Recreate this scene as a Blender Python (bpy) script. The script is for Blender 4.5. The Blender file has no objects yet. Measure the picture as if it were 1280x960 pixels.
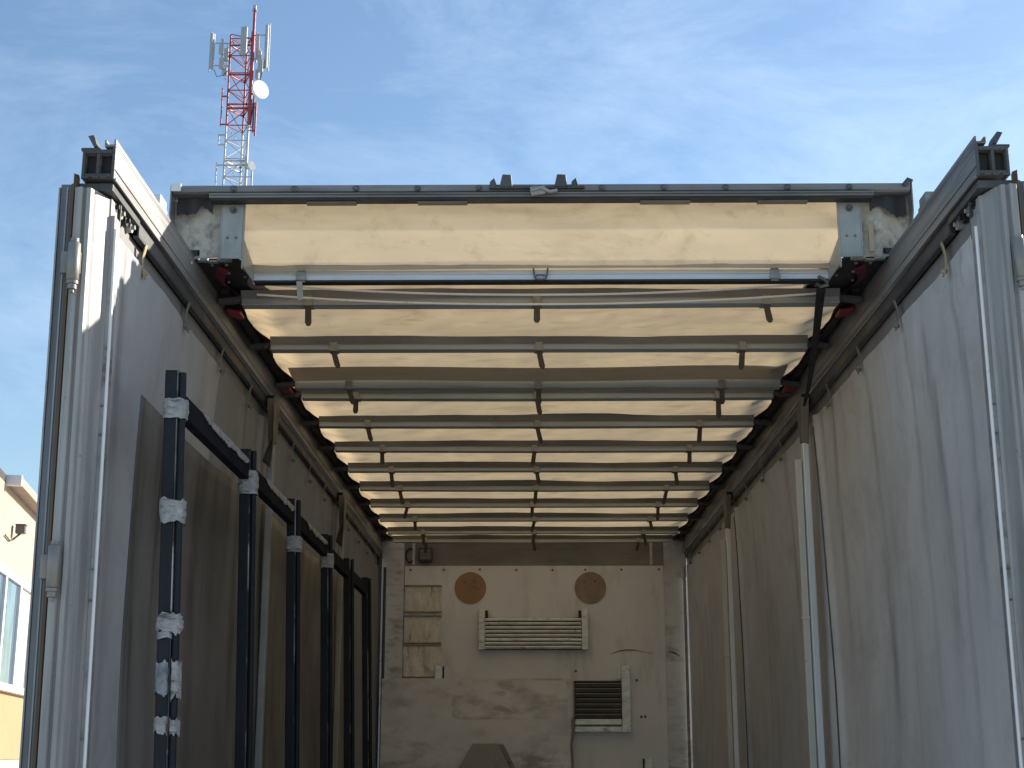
import bpy, bmesh, math, random
from mathutils import Vector, Matrix
from mathutils import noise as mnoise

random.seed(7)
S = bpy.context.scene
COL = S.collection
R = math.radians

# ------------------------------------------------------------------ camera, sky, sun, exposure
cam = bpy.data.cameras.new('Camera')
cam.sensor_width = 36.0
cam.lens = 50.62
cam.clip_start = 0.05
cam.clip_end = 3000
camo = bpy.data.objects.new('Camera', cam)
COL.objects.link(camo)
camo.location = (-0.053, -3.70, 1.90)
camo.rotation_euler = (R(90 + 14.306), 0, R(0.555))
S.camera = camo

SUN_EL, SUN_AZ = R(22.5), R(61.0)      # in front of the trailer and to its right
world = bpy.data.worlds.new('World')
S.world = world
world.use_nodes = True
wt = world.node_tree
for nd in list(wt.nodes):
    wt.nodes.remove(nd)
wo = wt.nodes.new('ShaderNodeOutputWorld')
bg = wt.nodes.new('ShaderNodeBackground')
sky = wt.nodes.new('ShaderNodeTexSky')
sky.sky_type = 'NISHITA'
sky.sun_disc = False
sky.sun_elevation = SUN_EL
sky.sun_rotation = SUN_AZ
sky.air_density = 1.2
sky.dust_density = 0.6
sky.ozone_density = 3.2
tc = wt.nodes.new('ShaderNodeTexCoord')
mp = wt.nodes.new('ShaderNodeMapping')
mp.inputs['Scale'].default_value = (2.2, 3.6, 6.0)
mp.inputs['Rotation'].default_value = (0.1, 0.35, 0.5)
n1 = wt.nodes.new('ShaderNodeTexNoise')
n1.inputs['Scale'].default_value = 2.0
n1.inputs['Detail'].default_value = 13
n1.inputs['Roughness'].default_value = 0.68
n1.inputs['Distortion'].default_value = 0.35
n2 = wt.nodes.new('ShaderNodeTexNoise')
n2.inputs['Scale'].default_value = 1.3
n2.inputs['Detail'].default_value = 3
cr = wt.nodes.new('ShaderNodeValToRGB')
cr.color_ramp.elements[0].position = 0.44
cr.color_ramp.elements[1].position = 0.80
cr2 = wt.nodes.new('ShaderNodeValToRGB')
cr2.color_ramp.elements[0].position = 0.35
cr2.color_ramp.elements[1].position = 0.70
mul = wt.nodes.new('ShaderNodeMath'); mul.operation = 'MULTIPLY'
mul2 = wt.nodes.new('ShaderNodeMath'); mul2.operation = 'MULTIPLY'
mul2.inputs[1].default_value = 0.30
mixc = wt.nodes.new('ShaderNodeMixRGB')
mixc.inputs['Color2'].default_value = (6.4, 7.4, 8.6, 1)
wl = wt.links
wl.new(tc.outputs['Generated'], mp.inputs['Vector'])
wl.new(mp.outputs[0], n1.inputs['Vector'])
wl.new(tc.outputs['Generated'], n2.inputs['Vector'])
wl.new(n1.outputs['Fac'], cr.inputs[0])
wl.new(n2.outputs['Fac'], cr2.inputs[0])
wl.new(cr.outputs[0], mul.inputs[0])
wl.new(cr2.outputs[0], mul.inputs[1])
wl.new(mul.outputs[0], mul2.inputs[0])
wl.new(mul2.outputs[0], mixc.inputs['Fac'])
wl.new(sky.outputs[0], mixc.inputs['Color1'])
wl.new(mixc.outputs[0], bg.inputs['Color'])
bg.inputs['Strength'].default_value = 0.090
wl.new(bg.outputs[0], wo.inputs[0])

sl = bpy.data.lights.new('Sun', 'SUN')
sl.energy = 4.4
sl.angle = R(0.5)
sl.color = (1.0, 0.94, 0.84)
so = bpy.data.objects.new('Sun', sl)
COL.objects.link(so)
sdir = Vector((math.sin(SUN_AZ) * math.cos(SUN_EL), math.cos(SUN_AZ) * math.cos(SUN_EL), math.sin(SUN_EL)))
so.rotation_euler = sdir.to_track_quat('Z', 'Y').to_euler()
so.location = (20, 20, 30)

S.view_settings.view_transform = 'Standard'
S.view_settings.look = 'None'
S.view_settings.gamma = 1
S.view_settings.exposure = 1.15
S.view_settings.use_curve_mapping = False
S.render.engine = 'CYCLES'
S.cycles.max_bounces = 12
S.cycles.diffuse_bounces = 7
S.cycles.transmission_bounces = 8
S.cycles.sample_clamp_indirect = 6
S.cycles.caustics_reflective = False
S.cycles.caustics_refractive = False

# ------------------------------------------------------------------ materials
def lin(c):
    return tuple(((v / 255) / 12.92 if v / 255 <= 0.04045 else ((v / 255 + 0.055) / 1.055) ** 2.4) for v in c) + (1,)

class NT:
    def __init__(self, name):
        self.m = bpy.data.materials.new(name)
        self.m.use_nodes = True
        self.t = self.m.node_tree
        for n in list(self.t.nodes):
            self.t.nodes.remove(n)
        self.out = self.t.nodes.new('ShaderNodeOutputMaterial')
    def n(self, typ, **kw):
        nd = self.t.nodes.new(typ)
        for k, v in kw.items():
            if k.startswith('i_'):
                nd.inputs[k[2:].replace('_', ' ')].default_value = v
            else:
                setattr(nd, k, v)
        return nd
    def l(self, a, b):
        self.t.links.new(a, b)
    def coord(self, scale, rnd=True):
        tc = self.n('ShaderNodeTexCoord')
        v = tc.outputs['Object']
        if rnd:
            oi = self.n('ShaderNodeObjectInfo')
            ml = self.n('ShaderNodeMath', operation='MULTIPLY'); ml.inputs[1].default_value = 37.0
            self.l(oi.outputs['Random'], ml.inputs[0])
            ad = self.n('ShaderNodeVectorMath', operation='ADD')
            self.l(v, ad.inputs[0]); self.l(ml.outputs[0], ad.inputs[1])
            v = ad.outputs[0]
        mp = self.n('ShaderNodeMapping')
        mp.inputs['Scale'].default_value = scale
        self.l(v, mp.inputs['Vector'])
        return mp.outputs[0]
    def noise(self, scale, detail=6, rough=0.6, dist=0.0, rnd=True):
        nz = self.n('ShaderNodeTexNoise')
        nz.inputs['Scale'].default_value = 1.0
        nz.inputs['Detail'].default_value = detail
        nz.inputs['Roughness'].default_value = rough
        nz.inputs['Distortion'].default_value = dist
        self.l(self.coord(scale, rnd), nz.inputs['Vector'])
        return nz.outputs['Fac']
    def ramp(self, fac, p0, p1, v0=0.0, v1=1.0):
        r = self.n('ShaderNodeMapRange')
        r.inputs['From Min'].default_value = p0; r.inputs['From Max'].default_value = p1
        r.inputs['To Min'].default_value = v0; r.inputs['To Max'].default_value = v1
        self.l(fac, r.inputs['Value'])
        return r.outputs[0]
    def mix(self, fac, a, b):
        m = self.n('ShaderNodeMixRGB')
        if isinstance(fac, float): m.inputs[0].default_value = fac
        else: self.l(fac, m.inputs[0])
        for i, c in ((1, a), (2, b)):
            if isinstance(c, tuple): m.inputs[i].default_value = c
            else: self.l(c, m.inputs[i])
        return m.outputs[0]
    def mul(self, a, b):
        m = self.n('ShaderNodeMath', operation='MULTIPLY')
        self.l(a, m.inputs[0])
        if isinstance(b, (int, float)): m.inputs[1].default_value = b
        else: self.l(b, m.inputs[1])
        return m.outputs[0]
    def bsdf(self, col, rough=0.6, metal=0.0, bump=None, bstr=0.2, bdist=0.01, spec=0.5):
        p = self.n('ShaderNodeBsdfPrincipled')
        if isinstance(col, tuple): p.inputs['Base Color'].default_value = col
        else: self.l(col, p.inputs['Base Color'])
        if isinstance(rough, float): p.inputs['Roughness'].default_value = rough
        else: self.l(rough, p.inputs['Roughness'])
        p.inputs['Metallic'].default_value = metal
        p.inputs['Specular IOR Level'].default_value = spec
        if bump is not None:
            b = self.n('ShaderNodeBump')
            b.inputs['Strength'].default_value = bstr
            b.inputs['Distance'].default_value = bdist
            self.l(bump, b.inputs['Height'])
            self.l(b.outputs[0], p.inputs['Normal'])
        return p
    def done(self, p):
        self.l(p.outputs[0], self.out.inputs[0])
        return self.m

def mat(name, a, b, dirt=(0.05, 0.045, 0.04, 1), rough=0.6, metal=0.0, big=(2, 2, 2), streak=(14, 14, 0.9),
        dlo=0.55, dhi=0.75, damt=0.7, bump=(60, 60, 60), bstr=0.15, bdist=0.004, spec=0.5, speck=0.35):
    """base colour a..b in large patches, vertical dirt runs, fine specks and bump"""
    t = NT(name)
    a = tuple(a) + (1,) if len(a) == 3 else a
    b = tuple(b) + (1,) if len(b) == 3 else b
    dirt = tuple(dirt) + (1,) if len(dirt) == 3 else dirt
    c = t.mix(t.ramp(t.noise(big, 7, 0.62, 0.4), 0.35, 0.65), a, b)
    d = t.mul(t.ramp(t.noise(streak, 6, 0.65), dlo, dhi), t.ramp(t.noise(tuple(v * 0.8 for v in big), 3), 0.35, 0.6))
    c = t.mix(t.mul(d, damt), c, dirt)
    s = t.ramp(t.noise((45, 45, 45), 3, 0.7), 0.66, 0.74)
    c = t.mix(t.mul(s, speck), c, dirt)
    bn = t.noise(bump, 5, 0.65)
    rg = t.ramp(t.noise(tuple(v * 3 for v in big), 5), 0.3, 0.7, max(0.05, rough - 0.12), min(1.0, rough + 0.12))
    return t.done(t.bsdf(c, rg, metal, bn, bstr, bdist, spec))

def plain(name, a, b=None, rough=0.6, metal=0.0, scale=(12, 12, 12), bstr=0.1, bdist=0.003, spec=0.5):
    t = NT(name)
    b = b or tuple(v * 0.75 for v in a)
    c = t.mix(t.ramp(t.noise(scale, 6, 0.65), 0.35, 0.65), tuple(a[:3]) + (1,), tuple(b[:3]) + (1,))
    return t.done(t.bsdf(c, rough, metal, t.noise(tuple(v * 5 for v in scale), 4), bstr, bdist, spec))

def tarp_mat(name, base, trans, amt):
    """woven roof tarpaulin: part reflects, part lets light through"""
    t = NT(name)
    f = t.ramp(t.noise((1.5, 5, 5), 6, 0.6, 0.4), 0.3, 0.7)
    g = t.ramp(t.noise((9, 22, 9), 5, 0.7), 0.55, 0.75)
    c1 = t.mix(f, base, tuple(v * 0.84 for v in base[:3]) + (1,))
    c1 = t.mix(t.mul(g, 0.40), c1, (0.16, 0.12, 0.08, 1))
    c2 = t.mix(f, trans, tuple(v * 0.86 for v in trans[:3]) + (1,))
    c2 = t.mix(t.mul(g, 0.35), c2, (0.22, 0.15, 0.07, 1))
    st_ = t.ramp(t.noise((2.2, 6.0, 2.2), 7, 0.7, 1.0), 0.55, 0.66)
    c2 = t.mix(t.mul(st_, 0.42), c2, (0.26, 0.18, 0.095, 1))
    bn = t.noise((4, 10, 4), 6, 0.6, 0.6)
    p = t.bsdf(c1, 0.62, 0.0, bn, 0.25, 0.012, 0.3)
    tr = t.n('ShaderNodeBsdfTranslucent')
    t.l(c2, tr.inputs['Color'])
    m = t.n('ShaderNodeMixShader'); m.inputs[0].default_value = amt
    t.l(p.outputs[0], m.inputs[1]); t.l(tr.outputs[0], m.inputs[2])
    t.l(m.outputs[0], t.out.inputs[0])
    return t.m

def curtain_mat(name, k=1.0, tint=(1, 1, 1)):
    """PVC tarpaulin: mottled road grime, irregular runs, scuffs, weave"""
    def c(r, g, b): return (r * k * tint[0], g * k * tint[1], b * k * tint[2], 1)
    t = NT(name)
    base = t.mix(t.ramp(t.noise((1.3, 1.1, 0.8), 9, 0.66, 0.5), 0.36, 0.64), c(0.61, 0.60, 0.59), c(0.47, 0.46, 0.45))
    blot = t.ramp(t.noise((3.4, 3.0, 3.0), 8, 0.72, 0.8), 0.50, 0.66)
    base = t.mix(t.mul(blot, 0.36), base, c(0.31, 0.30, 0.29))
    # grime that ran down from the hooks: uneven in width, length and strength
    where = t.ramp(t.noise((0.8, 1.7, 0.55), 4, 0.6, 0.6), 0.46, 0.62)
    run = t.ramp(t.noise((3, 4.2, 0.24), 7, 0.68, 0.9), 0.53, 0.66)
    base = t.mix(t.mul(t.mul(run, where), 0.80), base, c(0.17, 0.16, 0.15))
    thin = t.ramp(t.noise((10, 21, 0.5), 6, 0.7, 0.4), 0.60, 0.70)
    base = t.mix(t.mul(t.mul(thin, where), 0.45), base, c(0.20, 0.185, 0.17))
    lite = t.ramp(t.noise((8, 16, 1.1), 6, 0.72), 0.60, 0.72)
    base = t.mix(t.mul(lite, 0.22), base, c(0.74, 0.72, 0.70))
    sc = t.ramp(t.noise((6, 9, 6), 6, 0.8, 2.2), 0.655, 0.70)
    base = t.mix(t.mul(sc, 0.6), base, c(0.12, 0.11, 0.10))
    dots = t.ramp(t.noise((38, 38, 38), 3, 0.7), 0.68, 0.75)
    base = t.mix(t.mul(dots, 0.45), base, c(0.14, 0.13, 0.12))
    pa = t.n('ShaderNodeAttribute', attribute_name='panel')  # mask of the deeper bays that take the painted cooler tint
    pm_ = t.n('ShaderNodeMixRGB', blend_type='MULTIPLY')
    t.l(pa.outputs['Fac'], pm_.inputs[0]); t.l(base, pm_.inputs[1]); pm_.inputs[2].default_value = (0.80, 0.87, 1.0, 1)  # cools the deep bays' colour against the warm light inside
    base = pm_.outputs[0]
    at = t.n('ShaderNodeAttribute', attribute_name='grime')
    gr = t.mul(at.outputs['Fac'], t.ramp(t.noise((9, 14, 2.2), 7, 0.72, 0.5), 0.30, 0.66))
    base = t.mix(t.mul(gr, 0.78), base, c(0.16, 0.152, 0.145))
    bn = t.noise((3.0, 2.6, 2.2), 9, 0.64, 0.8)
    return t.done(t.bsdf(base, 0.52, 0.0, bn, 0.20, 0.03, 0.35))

M = {}
M['alu'] = mat('grimy_aluminium', (0.36, 0.35, 0.34), (0.24, 0.235, 0.23), rough=0.5, metal=0.25, big=(3, 1.2, 3), streak=(20, 1.5, 20), dlo=0.5, dhi=0.7, bstr=0.2)
M['alu_dark'] = mat('blackened_aluminium', (0.10, 0.10, 0.10), (0.055, 0.055, 0.055), rough=0.55, metal=0.2, big=(3, 2, 3))
M['rail'] = mat('grimy_side_rail', (0.36, 0.35, 0.335), (0.235, 0.222, 0.207), dirt=(0.06, 0.05, 0.04), rough=0.48, metal=0.25, big=(3, 0.8, 5), streak=(3, 0.9, 26), dlo=0.45, dhi=0.62, damt=0.9, speck=0.5)
M['post'] = mat('weathered_cream_post', (0.42, 0.41, 0.385), (0.29, 0.283, 0.267), dirt=(0.12, 0.115, 0.11), rough=0.5, metal=0.1, big=(3, 3, 0.7), streak=(24, 24, 0.8), dlo=0.45, dhi=0.58, damt=0.9, speck=0.7)
M['rubber'] = mat('black_rubber', (0.03, 0.03, 0.032), (0.02, 0.02, 0.02), rough=0.65, big=(4, 4, 1))
M['gasket'] = mat('rusty_gasket', (0.085, 0.062, 0.040), (0.15, 0.092, 0.042), dirt=(0.025, 0.022, 0.02), rough=0.7, big=(5, 5, 1.0), damt=0.6)
M['door'] = mat('door_edge_blue_grey', (0.16, 0.175, 0.19), (0.10, 0.11, 0.12), rough=0.42, metal=0.3, big=(4, 4, 1), streak=(30, 30, 1))
M['seal'] = mat('white_seal', (0.84, 0.84, 0.82), (0.74, 0.74, 0.72), dirt=(0.2, 0.19, 0.17), rough=0.45, big=(4, 4, 1.2))
M['hinge'] = mat('worn_hinge_zinc', (0.30, 0.285, 0.255), (0.20, 0.188, 0.165), dirt=(0.10, 0.07, 0.05), rough=0.45, metal=0.3, big=(9, 9, 6), streak=(20, 20, 5))
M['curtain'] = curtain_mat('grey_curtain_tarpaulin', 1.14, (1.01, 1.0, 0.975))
M['left_curtain_lit'] = curtain_mat('lit_grey_curtain', 0.80, (1.0, 1.0, 1.0))  # paler copy with the light near the rear opening put into it
M['left_curtain_shade'] = curtain_mat('shaded_grimy_curtain', 0.50, (0.96, 0.98, 1.02))  # shade deeper along the left side is put into this darker colour
M['lining'] = mat('brown_grey_lining', (0.23, 0.212, 0.192), (0.12, 0.109, 0.097), dirt=(0.035, 0.031, 0.027), rough=0.6, big=(2, 1.2, 0.9), streak=(5, 6, 0.5), dlo=0.48, dhi=0.62, damt=0.85, bump=(5, 5, 3), bstr=0.12, bdist=0.02)
M['pelmet_dark'] = mat('dark_seam_tape', (0.10, 0.096, 0.09), (0.065, 0.062, 0.058), rough=0.7)
M['pelmet'] = mat('dark_pelmet', (0.26, 0.25, 0.24), (0.18, 0.17, 0.16), rough=0.6, big=(4, 1.5, 4), streak=(8, 10, 3))
M['tarp'] = tarp_mat('cream_roof_tarpaulin', (0.62, 0.53, 0.41, 1), (0.54, 0.405, 0.24, 1), 0.55)
M['flap'] = tarp_mat('cream_flap_tarpaulin', (0.58, 0.50, 0.385, 1), (0.57, 0.455, 0.30, 1), 0.40)
M['pocket'] = mat('brown_bow_pocket', (0.24, 0.215, 0.18), (0.165, 0.148, 0.124), rough=0.75, big=(2, 5, 5), streak=(6, 6, 6), damt=0.5)
M['grey_tarp'] = tarp_mat('grey_double_tarp', (0.36, 0.34, 0.30, 1), (0.40, 0.36, 0.30, 1), 0.30)
M['red'] = mat('dull_red_tarp', (0.30, 0.035, 0.05), (0.10, 0.022, 0.028), dirt=(0.02, 0.015, 0.012), rough=0.55, big=(4, 3, 4), streak=(6, 6, 6), dlo=0.42, dhi=0.62, damt=0.9)
M['red_pad'] = mat('red_slide_pad', (0.30, 0.03, 0.04), (0.20, 0.025, 0.03), rough=0.5)
M['end_alu'] = mat('sooty_end_beam', (0.29, 0.285, 0.28), (0.18, 0.177, 0.174), dirt=(0.05, 0.048, 0.045), rough=0.5, metal=0.25, big=(1.2, 6, 6), streak=(3, 20, 40), dlo=0.48, dhi=0.66, damt=0.75)
M['bow'] = mat('zinc_grey_bow', (0.44, 0.465, 0.455), (0.34, 0.36, 0.35), dirt=(0.09, 0.075, 0.055), rough=0.45, metal=0.15, big=(1.5, 6, 6), streak=(2, 20, 20), damt=0.6)
M['crossbar'] = mat('bare_aluminium_crossbar', (0.66, 0.68, 0.69), (0.56, 0.58, 0.60), dirt=(0.25, 0.24, 0.23), rough=0.42, metal=0.3, big=(1.5, 6, 6), streak=(2, 20, 20), damt=0.4)
M['tongue'] = mat('brown_strap_tongue', (0.10, 0.075, 0.045), (0.06, 0.048, 0.03), rough=0.65, big=(20, 20, 20))
M['clip'] = mat('zinc_clip', (0.36, 0.34, 0.29), (0.25, 0.235, 0.2), rough=0.45, metal=0.4, big=(20, 20, 20))
M['bracket'] = mat('galvanised_bracket', (0.40, 0.40, 0.36), (0.31, 0.31, 0.28), dirt=(0.14, 0.12, 0.10), rough=0.45, metal=0.35, big=(7, 7, 7), streak=(20, 20, 5), damt=0.5)
M['dirty_white'] = mat('sooty_white_tarp', (0.52, 0.48, 0.40), (0.38, 0.35, 0.29), dirt=(0.05, 0.045, 0.04), rough=0.6, big=(5, 5, 5), streak=(9, 9, 7), dlo=0.5, dhi=0.62, damt=0.85, bump=(10, 10, 10), bstr=0.5, bdist=0.02)
M['black'] = mat('black_painted_steel', (0.016, 0.016, 0.017), (0.010, 0.010, 0.011), dirt=(0.12, 0.11, 0.10), rough=0.55, big=(5, 5, 5), damt=0.12)
M['galv'] = mat('galvanised_post', (0.82, 0.84, 0.84), (0.68, 0.70, 0.70), dirt=(0.2, 0.18, 0.16), rough=0.45, metal=0.15, big=(6, 6, 1.2), streak=(30, 30, 1.5), damt=0.4)
M['galv_tan'] = mat('dull_post_flange', (0.62, 0.59, 0.53), (0.50, 0.475, 0.425), dirt=(0.12, 0.10, 0.08), rough=0.5, metal=0.2, big=(6, 6, 1.2), streak=(30, 30, 1.5), damt=0.5)
M['navy'] = mat('dark_navy_paint', (0.010, 0.012, 0.017), (0.007, 0.0085, 0.012), dirt=(0.16, 0.15, 0.14), rough=0.55, spec=0.3, big=(4, 4, 2), streak=(60, 60, 6), dlo=0.70, dhi=0.74, damt=0.3, speck=0.06)
M['navy_rail'] = mat('dull_navy_rail', (0.014, 0.016, 0.022), (0.009, 0.011, 0.015), dirt=(0.10, 0.09, 0.08), rough=0.85, spec=0.08, big=(4, 2, 4), damt=0.3, speck=0.1)
M['chipped'] = mat('chipped_navy_paint', (0.012, 0.014, 0.02), (0.03, 0.032, 0.036), dirt=(0.42, 0.41, 0.39), rough=0.55, big=(3, 3, 3), streak=(9, 9, 4.5), dlo=0.50, dhi=0.56, damt=0.9)
M['tape'] = mat('crumpled_white_tape', (0.50, 0.495, 0.48), (0.31, 0.305, 0.295), dirt=(0.10, 0.095, 0.09), rough=0.5, big=(25, 25, 30), streak=(18, 18, 90), dlo=0.54, dhi=0.62, damt=0.85, bump=(25, 25, 60), bstr=0.9, bdist=0.02)
M['tape_blue'] = mat('crumpled_grey_tape', (0.34, 0.37, 0.40), (0.20, 0.225, 0.25), dirt=(0.07, 0.07, 0.07), rough=0.4, big=(16, 16, 12), streak=(30, 30, 9), dlo=0.55, dhi=0.65, damt=0.6, bump=(20, 20, 20), bstr=0.9, bdist=0.02)
M['wall'] = mat('headboard_grey_white', (0.74, 0.745, 0.75), (0.56, 0.565, 0.57), dirt=(0.18, 0.17, 0.16), rough=0.5, metal=0.1, big=(3, 3, 1.5), streak=(5, 5, 14), dlo=0.48, dhi=0.64, damt=0.7)
M['band'] = mat('headboard_dark_band', (0.30, 0.275, 0.245), (0.22, 0.20, 0.178), rough=0.6, big=(3, 3, 6), streak=(3, 3, 30))
M['ply'] = mat('beige_plywood', (0.86, 0.86, 0.88), (0.77, 0.77, 0.79), dirt=(0.26, 0.22, 0.18), rough=0.65, big=(1.6, 1.6, 1.6), streak=(6, 6, 1.2), dlo=0.50, dhi=0.72, damt=0.5, speck=0.3)
M['board'] = mat('stained_pinkish_board', (0.82, 0.81, 0.82), (0.68, 0.67, 0.68), dirt=(0.20, 0.175, 0.155), rough=0.65, big=(1.3, 1.3, 3.2), streak=(3.5, 3.5, 7), dlo=0.46, dhi=0.62, damt=0.7, speck=0.3)
M['disc'] = mat('rusty_brown_disc', (0.44, 0.27, 0.15), (0.33, 0.20, 0.11), rough=0.7, big=(9, 9, 9), streak=(16, 16, 16))
M['disc2'] = mat('dull_brown_disc', (0.36, 0.275, 0.21), (0.28, 0.21, 0.16), rough=0.7, big=(9, 9, 9), streak=(16, 16, 16))
M['slat'] = mat('weathered_aluminium_slat', (0.82, 0.84, 0.80), (0.58, 0.60, 0.57), dirt=(0.06, 0.055, 0.04), rough=0.42, metal=0.3, big=(8, 8, 20), streak=(14, 14, 30), dlo=0.57, dhi=0.67, damt=0.7)
M['slat_dark'] = mat('dirty_dark_slat', (0.085, 0.072, 0.056), (0.05, 0.043, 0.034), dirt=(0.02, 0.018, 0.015), rough=0.6, big=(5, 5, 20))
M['patch'] = mat('yellowed_plastic_patch', (0.86, 0.82, 0.74), (0.66, 0.62, 0.55), dirt=(0.17, 0.13, 0.09), rough=0.35, big=(9, 9, 4), streak=(22, 22, 5), dlo=0.54, dhi=0.64, damt=0.6, bump=(16, 16, 4), bstr=1.0, bdist=0.02)
M['tape_strip'] = mat('brown_tape_strip', (0.34, 0.29, 0.22), (0.22, 0.185, 0.14), rough=0.5, big=(9, 9, 9))
M['cover'] = mat('grey_tapered_cover', (0.40, 0.38, 0.34), (0.32, 0.305, 0.275), rough=0.6, big=(5, 5, 5), streak=(20, 20, 5), damt=0.4)
M['floor'] = mat('worn_grey_floor', (0.44, 0.45, 0.47), (0.36, 0.37, 0.385), rough=0.75, big=(1, 1, 1), streak=(6, 0.8, 6))
M['webbing'] = plain('black_webbing', (0.018, 0.018, 0.019), (0.011, 0.011, 0.012), 0.8, scale=(40, 40, 40), bstr=0.3)
M['tower_red'] = mat('faded_red_paint', (0.34, 0.045, 0.05), (0.24, 0.035, 0.04), dirt=(0.4, 0.3, 0.3), rough=0.5, big=(2, 2, 2), streak=(9, 9, 1), damt=0.25)
M['tower_white'] = mat('tower_white_paint', (0.46, 0.47, 0.48), (0.34, 0.355, 0.365), dirt=(0.25, 0.22, 0.2), rough=0.5, big=(2, 2, 2), streak=(9, 9, 1), damt=0.4)
M['panel_grey'] = mat('antenna_grey', (0.36, 0.38, 0.39), (0.30, 0.32, 0.33), dirt=(0.25, 0.25, 0.25), rough=0.45, big=(2, 2, 1), damt=0.2)
M['dish'] = plain('dish_white', (0.80, 0.79, 0.76), (0.72, 0.71, 0.68), 0.4, scale=(2, 2, 2))
M['stucco'] = mat('cream_stucco', (0.415, 0.325, 0.245), (0.38, 0.295, 0.22), dirt=(0.35, 0.28, 0.2), rough=0.85, big=(0.5, 0.5, 0.5), streak=(4, 4, 0.4), dlo=0.6, dhi=0.8, damt=0.3, bump=(25, 25, 25), bstr=0.3, bdist=0.01, speck=0.05)
M['stucco_orange'] = mat('ochre_stucco', (0.36, 0.235, 0.120), (0.325, 0.21, 0.105), dirt=(0.3, 0.2, 0.12), rough=0.85, big=(0.6, 0.6, 0.6), streak=(4, 4, 0.4), damt=0.3, bump=(25, 25, 25), bstr=0.3, bdist=0.01, speck=0.05)
M['plinth'] = mat('pale_plinth', (0.40, 0.355, 0.30), (0.35, 0.31, 0.26), rough=0.85, big=(1, 1, 1), damt=0.2)
M['eave'] = mat('eave_boards', (0.38, 0.31, 0.24), (0.30, 0.24, 0.185), dirt=(0.15, 0.11, 0.08), rough=0.7, big=(2, 2, 2), streak=(9, 2, 9))
M['roof_dark'] = mat('dark_roof_tiles', (0.055, 0.05, 0.048), (0.035, 0.033, 0.032), rough=0.8, big=(2, 2, 2))
M['win_frame'] = plain('white_window_frame', (0.68, 0.69, 0.70), (0.60, 0.61, 0.62), 0.45, scale=(3, 3, 3))
M['lamp_grey'] = plain('floodlight_grey', (0.10, 0.10, 0.10), (0.07, 0.07, 0.07), 0.5)
M['blind'] = plain('beige_blind', (0.45, 0.42, 0.36), (0.38, 0.36, 0.31), 0.7, scale=(3, 3, 1))
M['bolt'] = plain('bolt_steel', (0.20, 0.19, 0.18), (0.09, 0.08, 0.08), 0.45, 0.5, scale=(60, 60, 60))
M['wedge'] = plain('bare_wood_wedge', (0.45, 0.36, 0.24), (0.36, 0.28, 0.18), 0.7, scale=(30, 30, 6))
M['ochre_strap'] = plain('yellowed_strap', (0.42, 0.34, 0.17), (0.32, 0.25, 0.12), 0.6, scale=(40, 40, 20))
M['strap_grey'] = plain('grey_strap', (0.22, 0.205, 0.18), (0.15, 0.14, 0.125), 0.6, scale=(40, 40, 20))

def glass_mat():
    t = NT('window_glass')
    br = t.ramp(t.noise((2.0, 2.0, 1.2), 8, 0.75, 1.2), 0.45, 0.6)  # sky and branch reflections painted into the glass colour
    c = t.mix(br, (0.20, 0.30, 0.38, 1), (0.07, 0.10, 0.12, 1))
    p = t.bsdf(c, 0.06, 0.0, t.noise((1.2, 1.2, 1.2), 2), 0.05, 0.02, 1.0)
    p.inputs['Metallic'].default_value = 0.55
    return t.done(p)
M['glass'] = glass_mat()

def ground_mat():
    t = NT('worn_concrete_yard')
    c = t.mix(t.ramp(t.noise((0.08, 0.08, 0.08), 8, 0.65), 0.35, 0.65), (0.48, 0.465, 0.44, 1), (0.40, 0.39, 0.37, 1))
    c = t.mix(t.mul(t.ramp(t.noise((0.9, 0.9, 0.9), 7, 0.7), 0.5, 0.7), 0.4), c, (0.11, 0.10, 0.095, 1))
    return t.done(t.bsdf(c, 0.9, 0.0, t.noise((7, 7, 7), 6), 0.3, 0.02))
M['ground'] = ground_mat()

# ------------------------------------------------------------------ mesh helpers
SHEAR = [0.0, 3.41]      # slight lean of the left side: x += k * (z0 - z)

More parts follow.
